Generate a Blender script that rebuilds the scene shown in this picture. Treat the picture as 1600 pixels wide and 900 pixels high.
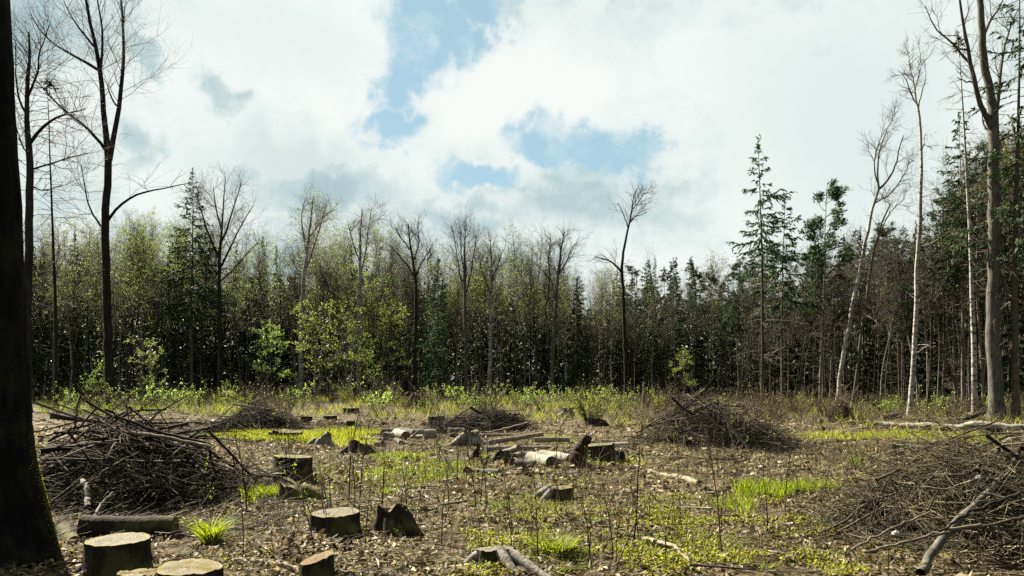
import bpy, math, random
import numpy as np
from mathutils import Vector, Matrix

SC = bpy.context.scene
for _o in list(bpy.data.objects):
    bpy.data.objects.remove(_o, do_unlink=True)
COL = SC.collection
R_ = math.radians
SEED = 11

# ------------------------------------------------------------------ camera
CAM_H = 1.6
FPX = 1600 * 28.0 / 36.0                 # focal length in photograph pixels
HORIZON = 590.0                          # row of the horizon in the photograph
TH = 0.0                                 # the camera is level, the frame is shifted up
cam_d = bpy.data.cameras.new('camera')
cam_d.lens = 28.0
cam_d.sensor_width = 36.0
cam_d.shift_y = (HORIZON - 450.0) / 1600.0
cam_d.clip_start = 0.1
cam_d.clip_end = 6000.0
cam = bpy.data.objects.new('camera', cam_d)
cam.location = (0, 0, CAM_H)
cam.rotation_euler = (math.pi / 2 + TH, 0, 0)
COL.objects.link(cam)
SC.camera = cam

# ------------------------------------------------------------------ light
SUN_AZ = R_(-44.0)      # left of the view axis, in front of the camera
SUN_EL = R_(40.0)
SUN_STRENGTH = 5.0
EXPOSURE = 3.0
SKY_STRENGTH = 0.05
CLOUD = 0.120            # radiance of the brightest cloud

SC.view_settings.view_transform = 'Standard'
SC.view_settings.look = 'None'
SC.view_settings.gamma = 1.0
SC.view_settings.exposure = EXPOSURE
SC.view_settings.use_curve_mapping = False
SC.cycles.use_denoising = False
SC.cycles.max_bounces = 6
SC.cycles.diffuse_bounces = 3
SC.cycles.transmission_bounces = 4
SC.cycles.caustics_reflective = False
SC.cycles.caustics_refractive = False

sun_dir = Vector((math.sin(SUN_AZ) * math.cos(SUN_EL), math.cos(SUN_AZ) * math.cos(SUN_EL), math.sin(SUN_EL)))
sd = bpy.data.lights.new('sun', 'SUN')
sd.energy = SUN_STRENGTH
sd.angle = R_(0.6)
sd.color = (1.0, 0.90, 0.70)
sun = bpy.data.objects.new('sun', sd)
sun.rotation_euler = (-sun_dir).to_track_quat('-Z', 'Y').to_euler()
sun.location = (-20, 30, 40)
COL.objects.link(sun)


# pixel of the photograph -> world
def ray(px, py):
    u = (px - 800.0) / FPX
    return np.array([u, 1.0, (HORIZON - py) / FPX])


def W(px, py, Y):
    d = ray(px, py)
    return np.array([d[0] / d[1] * Y, Y, CAM_H + d[2] / d[1] * Y])


def GY(py):
    d = ray(800, py)
    return -CAM_H * d[1] / d[2]


def G(px, py):
    return W(px, py, GY(py))


def GX(px, Y):
    return (px - 800.0) / FPX * Y


def ZH(py, Y):
    return W(800, py, Y)[2]


# ------------------------------------------------------------------ node helpers
class NT:
    def __init__(self, tree):
        self.t = tree
        self.n = tree.nodes
        self.l = tree.links

    def node(self, typ, ins=None, **props):
        nd = self.n.new(typ)
        for k, v in props.items():
            setattr(nd, k, v)
        for k, v in (ins or {}).items():
            self.set(nd.inputs[k], v)
        return nd

    def set(self, sock, v):
        if hasattr(v, 'is_output') or isinstance(v, bpy.types.NodeSocket):
            self.l.new(v, sock)
        else:
            sock.default_value = v

    def math(self, op, a, b=None, c=None, clamp=False):
        nd = self.n.new('ShaderNodeMath')
        nd.operation = op
        nd.use_clamp = clamp
        self.set(nd.inputs[0], a)
        if b is not None:
            self.set(nd.inputs[1], b)
        if c is not None:
            self.set(nd.inputs[2], c)
        return nd.outputs[0]

    def vmath(self, op, a, b=None):
        nd = self.n.new('ShaderNodeVectorMath')
        nd.operation = op
        self.set(nd.inputs[0], a)
        if b is not None:
            self.set(nd.inputs[1], b)
        return nd.outputs['Value'] if op in ('LENGTH', 'DISTANCE', 'DOT_PRODUCT') else nd.outputs['Vector']

    def noise(self, vec, scale, detail=4.0, rough=0.55, out='Fac', dist=0.0):
        nd = self.n.new('ShaderNodeTexNoise')
        nd.inputs['Scale'].default_value = scale
        nd.inputs['Detail'].default_value = detail
        nd.inputs['Roughness'].default_value = rough
        nd.inputs['Distortion'].default_value = dist
        if vec is not None:
            self.l.new(vec, nd.inputs['Vector'])
        return nd.outputs[out]

    def ramp(self, fac, stops, interp='LINEAR'):
        nd = self.n.new('ShaderNodeValToRGB')
        cr = nd.color_ramp
        cr.interpolation = interp
        while len(cr.elements) < len(stops):
            cr.elements.new(0.5)
        for e, (p, c) in zip(cr.elements, stops):
            e.position = p
            e.color = (c[0], c[1], c[2], 1.0)
        self.set(nd.inputs[0], fac)
        return nd.outputs[0]

    def mix(self, fac, a, b):
        nd = self.n.new('ShaderNodeMix')
        nd.data_type = 'RGBA'
        self.set(nd.inputs[0], fac)
        for s, v in ((nd.inputs[6], a), (nd.inputs[7], b)):
            if isinstance(v, tuple):
                v = (v[0], v[1], v[2], 1.0)
            self.set(s, v)
        return nd.outputs[2]

    def smooth(self, v, lo, hi, a=0.0, b=1.0):
        nd = self.n.new('ShaderNodeMapRange')
        nd.interpolation_type = 'SMOOTHSTEP'
        self.set(nd.inputs['Value'], v)
        nd.inputs['From Min'].default_value = lo
        nd.inputs['From Max'].default_value = hi
        nd.inputs['To Min'].default_value = a
        nd.inputs['To Max'].default_value = b
        return nd.outputs[0]


# ------------------------------------------------------------------ world: sky with broken cloud
world = bpy.data.worlds.new('World')
SC.world = world
world.use_nodes = True
world.node_tree.nodes.clear()
nt = NT(world.node_tree)
tc = nt.node('ShaderNodeTexCoord')
dirv = tc.outputs['Generated']
sky = nt.node('ShaderNodeTexSky', sky_type='NISHITA')
sky.sun_disc = False
sky.sun_elevation = SUN_EL
sky.sun_rotation = SUN_AZ
sky.air_density = 1.0
sky.dust_density = 0.4
sky.ozone_density = 1.5
bg_sky = nt.node('ShaderNodeBackground', {'Color': nt.mix(0.9, sky.outputs[0], (0.84, 1.32, 1.43)), 'Strength': SKY_STRENGTH})
# warped direction, so that the holes in the cloud get ragged rims
wn = nt.noise(dirv, 5.0, 7.0, 0.62, 'Color')
warp = nt.vmath('SCALE', nt.vmath('SUBTRACT', wn, (0.5, 0.5, 0.5)))
warp.node.inputs['Scale'].default_value = 0.15
wn2 = nt.noise(dirv, 26.0, 6.0, 0.6, 'Color')
warp2 = nt.vmath('SCALE', nt.vmath('SUBTRACT', wn2, (0.5, 0.5, 0.5)))
warp2.node.inputs['Scale'].default_value = 0.085
wd = nt.vmath('ADD', nt.vmath('ADD', dirv, warp), warp2)


def blob(px, py, rx, ry, soft=0.36):
    """soft elliptical patch of sky around a direction"""
    d = ray(px, py)
    d = d / np.linalg.norm(d)
    diff = nt.vmath('SUBTRACT', wd, tuple(d))
    sc = nt.vmath('MULTIPLY', diff, (FPX / rx, FPX / rx, FPX / ry))
    return nt.smooth(nt.vmath('LENGTH', sc), 1.0 + soft, 1.0 - soft)


sep = nt.node('ShaderNodeSeparateXYZ', {0: dirv})
zz = nt.math('ADD', nt.math('MAXIMUM', sep.outputs[2], 0.0), 0.22)
cl = nt.node('ShaderNodeCombineXYZ', {0: nt.math('DIVIDE', sep.outputs[0], zz), 1: nt.math('DIVIDE', sep.outputs[1], zz), 2: 3.7})
base_n = nt.noise(cl.outputs[0], 0.9, 8.0, 0.58)
holes = None
for a in ((665, 35, 70, 75), (745, 8, 75, 40), (625, 110, 45, 50), (622, 195, 50, 34), (885, 214, 94, 32), (985, 236, 46, 32),
          (735, 275, 60, 22)):
    b = blob(*a)
    holes = b if holes is None else nt.math('MAXIMUM', holes, b)
gen = nt.smooth(base_n, 0.36, 0.24)                       # open sky elsewhere
blue = nt.math('MAXIMUM', holes, gen, clamp=True)
fine = nt.noise(dirv, 9.0, 8.0, 0.6)
blue = nt.math('MULTIPLY', blue, nt.smooth(fine, 0.74, 0.48), clamp=True)
# thin grey-green undersides of the cloud
sh1 = nt.noise(wd, 4.2, 7.0, 0.56)
sh2 = nt.noise(cl.outputs[0], 2.3, 6.0, 0.55)
sh3 = nt.noise(wd, 11.0, 6.0, 0.6)
grey = nt.smooth(nt.math('ADD', nt.math('ADD', nt.math('MULTIPLY', sh1, 0.5), nt.math('MULTIPLY', sh2, 0.3)), nt.math('MULTIPLY', sh3, 0.2)), 0.33, 0.57)
under = None
for a, k in (((715, 335, 120, 26), 0.7), ((520, 300, 110, 40), 0.8), ((205, 225, 36, 32), 0.7), ((212, 112, 30, 24), 0.7),
             ((350, 165, 36, 26), 0.7), ((470, 255, 130, 46), 0.45), ((330, 250, 90, 40), 0.3), ((420, 60, 120, 50), 0.22), ((1330, 190, 170, 190), 0.34), ((880, 270, 70, 26), 0.16), ((1010, 40, 90, 40), 0.35),
             ((650, 355, 220, 50), 0.42)):
    b = nt.math('MULTIPLY', blob(*a, 0.75), k)
    under = b if under is None else nt.math('MAXIMUM', under, b)
g = nt.math('MAXIMUM', nt.math('MULTIPLY', nt.math('SUBTRACT', 1.0, grey), 0.85), under, clamp=True)
ccol = nt.ramp(g, [(0.0, (0.955, 1.0, 0.972)), (0.3, (0.82, 0.915, 0.89)), (0.65, (0.58, 0.73, 0.735)), (1.0, (0.34, 0.51, 0.56))])
bg_cl = nt.node('ShaderNodeBackground', {'Color': ccol, 'Strength': CLOUD})
mixs = nt.node('ShaderNodeMixShader', {0: blue, 1: bg_cl.outputs[0], 2: bg_sky.outputs[0]})
wo = nt.node('ShaderNodeOutputWorld', {'Surface': mixs.outputs[0]})


# ------------------------------------------------------------------ materials
MAT = {}


def new_mat(name):
    m = bpy.data.materials.new(name)
    m.use_nodes = True
    m.node_tree.nodes.clear()
    t = NT(m.node_tree)
    out = t.node('ShaderNodeOutputMaterial')
    MAT[name] = m
    return m, t, out


def principled(t, out, color, rough=0.85, height=None, bump=0.4, dist=0.02, spec=0.06):
    p = t.node('ShaderNodeBsdfPrincipled', {'Base Color': color, 'Roughness': rough})
    p.inputs['Specular IOR Level'].default_value = spec
    if height is not None:
        b = t.node('ShaderNodeBump', {'Height': height, 'Strength': bump, 'Distance': dist})
        t.l.new(b.outputs[0], p.inputs['Normal'])
    t.l.new(p.outputs[0], out.inputs[0])
    return p


def bark_mat(name, c0, c1, c2, vs=6.0, zs=0.18, bump=0.6, moss=None, moss_amt=0.5, dist=0.02, variety=0.0):
    c0, c1, c2 = [tuple(0.78 * x_ for x_ in c_) for c_ in (c0, c1, c2)]
    m, t, out = new_mat(name)
    tc = t.node('ShaderNodeTexCoord')
    mp = t.node('ShaderNodeMapping', {'Vector': tc.outputs['Object']})
    mp.inputs['Scale'].default_value = (1, 1, zs)
    n1 = t.noise(mp.outputs[0], vs * 2.0, 5.0, 0.6)
    n2 = t.noise(tc.outputs['Object'], vs * 0.35, 4.0, 0.6)
    f = t.math('ADD', t.math('MULTIPLY', n1, 0.65), t.math('MULTIPLY', n2, 0.35))
    col = t.ramp(f, [(0.30, c0), (0.50, c1), (0.72, c2)])
    if variety:
        oi = t.node('ShaderNodeObjectInfo')
        hs = t.node('ShaderNodeHueSaturation', {'Color': col})
        t.l.new(t.math('MULTIPLY_ADD', oi.outputs['Random'], variety * 2, 1.0 - variety), hs.inputs['Value'])
        col = hs.outputs[0]
    if moss is not None:
        n3 = t.noise(tc.outputs['Object'], 3.0, 6.0, 0.65)
        col = t.mix(t.math('MULTIPLY', t.smooth(n3, 0.48, 0.62), moss_amt), col, moss)
    principled(t, out, col, 0.9, n1, bump, dist)
    return m


bark_mat('bark_black', (0.0012, 0.0012, 0.0013), (0.0026, 0.0026, 0.0027), (0.012, 0.012, 0.012), 9, 0.16, 0.9, (0.02, 0.022, 0.004), 0.2, 0.03)
bark_mat('bark_dark', (0.0055, 0.0052, 0.0047), (0.014, 0.013, 0.0115), (0.037, 0.034, 0.030), 6, 0.2, 0.6, None, 0, 0.02, 0.35)
bark_mat('bark_grey', (0.024, 0.023, 0.020), (0.060, 0.057, 0.050), (0.12, 0.115, 0.10), 6, 0.3, 0.5, None, 0, 0.02, 0.35)
bark_mat('bark_spruce', (0.030, 0.024, 0.018), (0.075, 0.062, 0.047), (0.15, 0.13, 0.10), 8, 0.35, 0.5, None, 0, 0.02, 0.4)
bark_mat('bark_stump', (0.006, 0.005, 0.004), (0.015, 0.012, 0.009), (0.042, 0.034, 0.025), 16, 0.25, 0.9, (0.06, 0.065, 0.010), 0.35, 0.02)
bark_mat('stick', (0.020, 0.017, 0.013), (0.050, 0.042, 0.032), (0.12, 0.105, 0.08), 10, 1.0, 0.4, None, 0, 0.01, 0.75)
bark_mat('stick_dark', (0.008, 0.007, 0.006), (0.020, 0.017, 0.014), (0.055, 0.048, 0.038), 10, 1.0, 0.4, None, 0, 0.01, 0.7)
bark_mat('stick_pale', (0.045, 0.039, 0.029), (0.11, 0.095, 0.071), (0.22, 0.195, 0.15), 8, 1.0, 0.4, None, 0, 0.01, 0.3)
bark_mat('dead_wood', (0.035, 0.033, 0.028), (0.105, 0.099, 0.085), (0.24, 0.228, 0.20), 14, 0.12, 0.7, None, 0, 0.02)
bark_mat('root_earth', (0.008, 0.006, 0.004), (0.024, 0.017, 0.011), (0.06, 0.043, 0.027), 9, 1.0, 0.9, None, 0, 0.05)


def birch_mat(name='birch'):
    m, t, out = new_mat(name)
    tc = t.node('ShaderNodeTexCoord')
    mp = t.node('ShaderNodeMapping', {'Vector': tc.outputs['Object']})
    mp.inputs['Scale'].default_value = (2.2, 2.2, 6.0)
    n1 = t.noise(mp.outputs[0], 1.7, 5.0, 0.65)
    n2 = t.noise(tc.outputs['Object'], 0.9, 4.0, 0.6)
    base = t.ramp(n2, [(0.3, (0.085, 0.081, 0.071)), (0.6, (0.20, 0.195, 0.177))])
    col = t.mix(t.smooth(n1, 0.50, 0.60), base, (0.03, 0.026, 0.022))
    principled(t, out, col, 0.75, n1, 0.3, 0.01)


birch_mat()


def birch_lying():
    m, t, out = new_mat('birch_log')
    tc = t.node('ShaderNodeTexCoord')
    n1 = t.noise(tc.outputs['Object'], 9.0, 5.0, 0.65)
    n2 = t.noise(tc.outputs['Object'], 2.2, 4.0, 0.6)
    base = t.ramp(n2, [(0.3, (0.055, 0.050, 0.040)), (0.6, (0.155, 0.147, 0.128))])
    col = t.mix(t.smooth(n1, 0.55, 0.64), base, (0.05, 0.043, 0.035))
    principled(t, out, col, 0.8, n1, 0.4, 0.01)


birch_lying()


def island_mat(name, stops, trans=0.45, rough=0.6, tcol=None, interp='LINEAR', varv=0.0, spec=0.08):
    """many loose leaves / blades: colour varies from piece to piece, light shines through"""
    if name.startswith(('twig', 'litter', 'bramble', 'needle')):
        stops = [(p_, tuple(0.80 * x_ for x_ in c_)) for p_, c_ in stops]
    m, t, out = new_mat(name)
    ge = t.node('ShaderNodeNewGeometry')
    fac = ge.outputs['Random Per Island']
    col = t.ramp(fac, stops, interp)
    if varv:
        oi = t.node('ShaderNodeObjectInfo')
        hs = t.node('ShaderNodeHueSaturation', {'Color': col})
        t.l.new(t.math('MULTIPLY_ADD', oi.outputs['Random'], varv * 2, 1.0 - varv), hs.inputs['Value'])
        t.l.new(t.math('MULTIPLY_ADD', oi.outputs['Random'], 0.04, 0.48), hs.inputs['Hue'])
        col = hs.outputs[0]
    p = t.node('ShaderNodeBsdfPrincipled', {'Base Color': col, 'Roughness': rough})
    p.inputs['Specular IOR Level'].default_value = spec
    if trans > 0:
        hs2 = t.node('ShaderNodeHueSaturation', {'Color': col, 'Saturation': 1.12, 'Value': 1.25})
        tr = t.node('ShaderNodeBsdfTranslucent', {'Color': hs2.outputs[0]})
        mx = t.node('ShaderNodeMixShader', {0: trans, 1: p.outputs[0], 2: tr.outputs[0]})
        t.l.new(mx.outputs[0], out.inputs[0])
    else:
        t.l.new(p.outputs[0], out.inputs[0])


island_mat('leaf_spring', [(0, (0.048, 0.074, 0.018)), (0.5, (0.090, 0.122, 0.033)), (1, (0.16, 0.185, 0.060))], 0.64, varv=0.3)
island_mat('leaf_fresh', [(0, (0.05, 0.075, 0.010)), (0.5, (0.09, 0.12, 0.016)), (1, (0.15, 0.175, 0.03))], 0.55, varv=0.2)
island_mat('leaf_bronze', [(0, (0.035, 0.034, 0.016)), (0.6, (0.062, 0.060, 0.026)), (1, (0.10, 0.095, 0.042))], 0.5, varv=0.2)
island_mat('needle', [(0, (0.009, 0.018, 0.008)), (0.6, (0.020, 0.036, 0.013)), (1, (0.042, 0.062, 0.020))], 0.2, varv=0.3)
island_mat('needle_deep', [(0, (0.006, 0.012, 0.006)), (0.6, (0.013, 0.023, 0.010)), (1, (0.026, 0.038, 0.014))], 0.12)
island_mat('needle_bright', [(0, (0.012, 0.026, 0.012)), (0.6, (0.030, 0.056, 0.022)), (1, (0.06, 0.095, 0.034))], 0.25, varv=0.2)
island_mat('needle_dry', [(0, (0.028, 0.024, 0.014)), (0.6, (0.060, 0.050, 0.028)), (1, (0.10, 0.085, 0.045))], 0.2, varv=0.3)
island_mat('grass', [(0, (0.040, 0.066, 0.007)), (0.5, (0.095, 0.130, 0.013)), (1, (0.18, 0.20, 0.034))], 0.5, 0.5)
island_mat('grass_dry', [(0, (0.06, 0.072, 0.010)), (0.5, (0.125, 0.145, 0.018)), (1, (0.22, 0.21, 0.048))], 0.5, 0.5)
island_mat('cover', [(0, (0.055, 0.062, 0.009)), (0.5, (0.105, 0.112, 0.016)), (1, (0.18, 0.175, 0.034))], 0.5, 0.55)
island_mat('litter', [(0, (0.012, 0.009, 0.006)), (0.30, (0.038, 0.028, 0.014)), (0.6, (0.105, 0.081, 0.043)), (0.85, (0.185, 0.15, 0.085)),
                      (1, (0.27, 0.23, 0.145))], 0.30, 0.6, spec=0.15)
island_mat('litter_stick', [(0, (0.015, 0.012, 0.009)), (0.4, (0.055, 0.044, 0.03)), (0.8, (0.16, 0.13, 0.085)), (1, (0.30, 0.255, 0.18))], 0.0, 0.8)
island_mat('twig', [(0, (0.018, 0.015, 0.012)), (0.6, (0.045, 0.037, 0.029)), (1, (0.10, 0.083, 0.063))], 0.0, 0.85, varv=0.3)
island_mat('twig_birch', [(0, (0.03, 0.022, 0.019)), (0.6, (0.075, 0.058, 0.046)), (1, (0.15, 0.125, 0.10))], 0.0, 0.85, varv=0.3)
island_mat('twig_pile', [(0, (0.004, 0.0035, 0.003)), (0.5, (0.013, 0.011, 0.0085)), (0.85, (0.045, 0.038, 0.028)), (1, (0.15, 0.128, 0.095))], 0.0, 0.85)
island_mat('twig_olive', [(0, (0.012, 0.011, 0.007)), (0.5, (0.045, 0.041, 0.024)), (0.85, (0.11, 0.098, 0.06)), (1, (0.21, 0.185, 0.125))], 0.0, 0.85)
island_mat('bramble', [(0, (0.02, 0.016, 0.010)), (0.5, (0.055, 0.044, 0.028)), (1, (0.13, 0.108, 0.068))], 0.0, 0.9)


def cut_mat(name, pale, dark, moss=None, moss_lo=0.5, moss_hi=0.6, grey=(0.068, 0.068, 0.063)):
    m, t, out = new_mat(name)
    tc = t.node('ShaderNodeTexCoord')
    P = tc.outputs['Object']
    s = t.node('ShaderNodeSeparateXYZ', {0: P})
    n0 = t.noise(P, 3.0, 3.0, 0.5)
    rr = t.math('SQRT', t.math('ADD', t.math('POWER', s.outputs[0], 2.0), t.math('POWER', s.outputs[1], 2.0)))
    rings = t.math('SINE', t.math('ADD', t.math('MULTIPLY', rr, 230.0), t.math('MULTIPLY', n0, 14.0)))
    n1 = t.noise(P, 7.0, 6.0, 0.65)
    n2 = t.noise(P, 55.0, 3.0, 0.6)
    col = t.mix(t.smooth(n1, 0.42, 0.58), pale, grey)
    kerf = t.noise(t.node('ShaderNodeMapping', {'Vector': P, 'Scale': (70.0, 6.0, 1.0)}).outputs[0], 1.0, 2.0, 0.5)
    col = t.mix(t.math('MULTIPLY', t.smooth(kerf, 0.45, 0.65), 0.4), col, dark)
    col = t.mix(t.math('MULTIPLY', t.smooth(rings, 0.1, 0.9), 0.7), col, dark)
    col = t.mix(t.math('MULTIPLY', t.smooth(n2, 0.52, 0.7), 0.5), col, dark)
    # radial drying cracks
    ang = t.math('ARCTAN2', s.outputs[1], s.outputs[0])
    ck = t.noise(t.node('ShaderNodeCombineXYZ', {0: t.math('MULTIPLY', ang, 3.2), 1: t.math('MULTIPLY', rr, 1.2), 2: 0.0}).outputs[0], 4.0, 3.0, 0.6)
    crack = t.smooth(ck, 0.575, 0.61)
    col = t.mix(t.math('MULTIPLY', crack, 0.8), col, (0.03, 0.024, 0.018))
    if moss is not None:
        n3 = t.noise(P, 4.2, 7.0, 0.65)
        col = t.mix(t.smooth(n3, moss_lo, moss_hi), col, moss)
    gd = t.vmath('MULTIPLY', t.vmath('SUBTRACT', tc.outputs['Generated'], (0.5, 0.5, 0.5)), (2.0, 2.0, 0.0))
    rim = t.smooth(t.math('ADD', t.vmath('LENGTH', gd), t.math('MULTIPLY', t.math('SUBTRACT', n1, 0.5), 0.5)), 0.72, 1.0)
    col = t.mix(t.math('MULTIPLY', rim, 0.75), col, (0.082, 0.066, 0.018))
    h = t.math('SUBTRACT', t.math('ADD', t.math('MULTIPLY', rings, 0.15), n2), t.math('MULTIPLY', crack, 1.5))
    principled(t, out, col, 0.85, h, 0.5, 0.006)


cut_mat('cut_pale', (0.095, 0.086, 0.062), (0.028, 0.022, 0.013), (0.085, 0.070, 0.016), 0.58, 0.66)
cut_mat('cut_moss', (0.105, 0.095, 0.071), (0.04, 0.031, 0.018), (0.052, 0.040, 0.008), 0.46, 0.54)
cut_mat('cut_brown', (0.075, 0.052, 0.026), (0.027, 0.017, 0.008), None, grey=(0.085, 0.067, 0.042))
cut_mat('cut_old', (0.06, 0.052, 0.038), (0.028, 0.022, 0.015), (0.055, 0.06, 0.012), 0.45, 0.58, grey=(0.08, 0.075, 0.062))


def ground_mat():
    m, t, out = new_mat('forest_floor')
    tc = t.node('ShaderNodeTexCoord')
    P = tc.outputs['Object']
    n1 = t.noise(P, 11.0, 7.0, 0.7)
    n2 = t.noise(P, 0.55, 5.0, 0.6)
    n3 = t.noise(P, 38.0, 4.0, 0.7)
    vo = t.node('ShaderNodeTexVoronoi', {'Vector': P, 'Scale': 17.0})
    f = t.math('ADD', t.math('MULTIPLY', n1, 0.6), t.math('MULTIPLY', n3, 0.4))
    soil = t.ramp(f, [(0.34, (0.004, 0.003, 0.002)), (0.46, (0.012, 0.0085, 0.005)), (0.56, (0.045, 0.032, 0.018)), (0.68, (0.13, 0.10, 0.058))])
    lv = t.ramp(vo.outputs['Color'], [(0.15, (0.010, 0.007, 0.004)), (0.5, (0.040, 0.028, 0.016)), (0.9, (0.13, 0.10, 0.062))])
    col = t.mix(0.45, soil, lv)
    col = t.mix(t.math('MULTIPLY', t.smooth(n2, 0.50, 0.66), 0.55), col, (0.040, 0.048, 0.010))
    # the far forest floor: moss, needles and dark humus
    s = t.node('ShaderNodeSeparateXYZ', {0: P})
    principled(t, out, col, 0.95, t.math('ADD', n1, t.math('MULTIPLY', vo.outputs['Distance'], 0.6)), 0.9, 0.05)


ground_mat()
bmoss = bark_mat('bark_mossy', (0.010, 0.010, 0.006), (0.028, 0.026, 0.012), (0.07, 0.065, 0.035), 10, 0.3, 0.8, (0.045, 0.05, 0.008), 0.9, 0.02)


# ------------------------------------------------------------------ mesh helpers
def nrm(a):
    return a / np.maximum(np.linalg.norm(a, axis=-1, keepdims=True), 1e-9)


class MB:
    """collects quads (and their material slots) and links them as one mesh"""

    def __init__(self):
        self.v, self.f, self.m, self.s = [], [], [], []
        self.n = 0

    def add(self, v, f, mat=0, smooth=True):
        v = np.asarray(v, dtype=np.float64).reshape(-1, 3)
        f = np.asarray(f, dtype=np.int64).reshape(-1, 4)
        self.v.append(v)
        self.f.append(f + self.n)
        self.m.append(np.full(len(f), mat, dtype=np.int32))
        self.s.append(np.full(len(f), smooth, dtype=bool))
        self.n += len(v)
        return self

    def tubes(self, P, R, n=5, mat=0, cap=False):
        P = np.asarray(P, float)
        R = np.asarray(R, float)
        if P.ndim == 2:
            P, R = P[None], R[None]
        N, K, _ = P.shape
        if N == 0:
            return self
        T = nrm(np.gradient(P, axis=1))
        mean = np.abs(nrm(P[:, -1] - P[:, 0]))
        e = np.eye(3)[np.argmin(mean, axis=1)][:, None, :]
        U = nrm(np.cross(T, np.broadcast_to(e, T.shape)))
        V = np.cross(T, U)
        a = np.arange(n) * 2 * np.pi / n
        ring = P[:, :, None, :] + R[:, :, None, None] * (np.cos(a)[None, None, :, None] * U[:, :, None, :] + np.sin(a)[None, None, :, None] * V[:, :, None, :])
        idx = np.arange(N * K * n).reshape(N, K, n)
        nx = np.roll(idx, -1, axis=2)
        q = np.stack([idx[:, :-1], nx[:, :-1], nx[:, 1:], idx[:, 1:]], axis=-1).reshape(-1, 4)
        self.add(ring, q, mat)
        return self

    def leaves(self, C, D, S, L, Wd, mat=0, fold=0.0):
        """rhombic leaves: centre C, long axis D, side axis S, length L, width Wd"""
        C = np.asarray(C, float)
        N = len(C)
        if N == 0:
            return self
        D = nrm(D)
        S = nrm(S - np.sum(S * D, axis=1, keepdims=True) * D)
        Nn = np.cross(D, S)
        L = np.broadcast_to(np.asarray(L, float), (N,))[:, None]
        Wd = np.broadcast_to(np.asarray(Wd, float), (N,))[:, None]
        a = C - D * L * 0.5
        b = C + S * Wd * 0.5 + Nn * fold * Wd - D * L * 0.06
        c = C + D * L * 0.5
        d = C - S * Wd * 0.5 + Nn * fold * Wd - D * L * 0.06
        v = np.stack([a, b, c, d], axis=1)
        f = np.arange(4 * N).reshape(N, 4)
        self.add(v, f, mat, False)
        return self

    def ribbons(self, P, S, Wd, mat=0):
        """blades: P (N,K,3) centre line, S (N,3) side vector, Wd (N,K)"""
        N, K, _ = P.shape
        l = P - S[:, None, :] * Wd[..., None] * 0.5
        r = P + S[:, None, :] * Wd[..., None] * 0.5
        v = np.stack([l, r], axis=2)
        idx = np.arange(N * K * 2).reshape(N, K, 2)
        q = np.stack([idx[:, :-1, 0], idx[:, :-1, 1], idx[:, 1:, 1], idx[:, 1:, 0]], axis=-1).reshape(-1, 4)
        self.add(v, q, mat, False)
        return self

    def mesh(self, name, mats):
        me = bpy.data.meshes.new(name)
        v = np.concatenate(self.v)
        f = np.concatenate(self.f)
        me.vertices.add(len(v))
        me.vertices.foreach_set('co', v.astype(np.float32).ravel())
        me.loops.add(4 * len(f))
        me.loops.foreach_set('vertex_index', f.astype(np.int32).ravel())
        me.polygons.add(len(f))
        me.polygons.foreach_set('loop_start', np.arange(0, 4 * len(f), 4, dtype=np.int32))
        me.polygons.foreach_set('loop_total', np.full(len(f), 4, dtype=np.int32))
        me.polygons.foreach_set('material_index', np.concatenate(self.m))
        me.polygons.foreach_set('use_smooth', np.concatenate(self.s))
        for mm in mats:
            me.materials.append(MAT[mm])
        me.update(calc_edges=True)
        return me


def link(name, me, parent=None, loc=None, rot=None, scale=None, label=None, cat=None, group=None, kind=None):
    o = bpy.data.objects.new(name, me)
    COL.objects.link(o)
    if parent is not None:
        o.parent = parent
    if loc is not None:
        o.location = loc
    if rot is not None:
        o.rotation_euler = rot
    if scale is not None:
        o.scale = scale if hasattr(scale, '__len__') else (scale,) * 3
    tag(o, label, cat, group, kind)
    return o


def tag(o, label=None, cat=None, group=None, kind=None):
    for k, v in (('label', label), ('category', cat), ('group', group), ('kind', kind)):
        if v:
            o[k] = v
    return o


def hgt(x, y):
    x = np.asarray(x, float)
    y = np.asarray(y, float)
    far = np.clip((np.abs(y) - 18) / 30, 0, 1)
    h = 0.035 * np.sin(.7 * x + .3 * y + 1) + 0.03 * np.sin(-.45 * x + .9 * y) + 0.022 * np.sin(1.7 * x + 1.1 * y + 2) + 0.014 * np.sin(3.1 * x - 2.3 * y)
    near = np.clip((24 - np.abs(y)) / 10, 0, 1)
    h = h + near * (0.022 * np.sin(4.3 * x + 1.7 * y + .4) * np.sin(3.6 * y - 1.9 * x) + 0.014 * np.sin(9.7 * x - 4.1 * y) * np.sin(8.3 * y + 3.0 * x + 1))
    h = h + far * 0.10 * np.sin(.21 * x + .33 * y + .6)
    return h


def on(x, y, dz=0.0):
    return (float(x), float(y), float(hgt(x, y)) + dz)


# ------------------------------------------------------------------ the ground
def axis_lines(lo, hi, step, far, grow=1.22):
    c = list(np.arange(lo, hi + 1e-6, step))
    a, s = [], step
    x = hi
    while x < far:
        s *= grow
        x += s
        a.append(x)
    b, s, x = [], step, lo
    while x > -far:
        s *= grow
        x -= s
        b.append(x)
    return np.array(b[::-1] + c + a)


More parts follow.
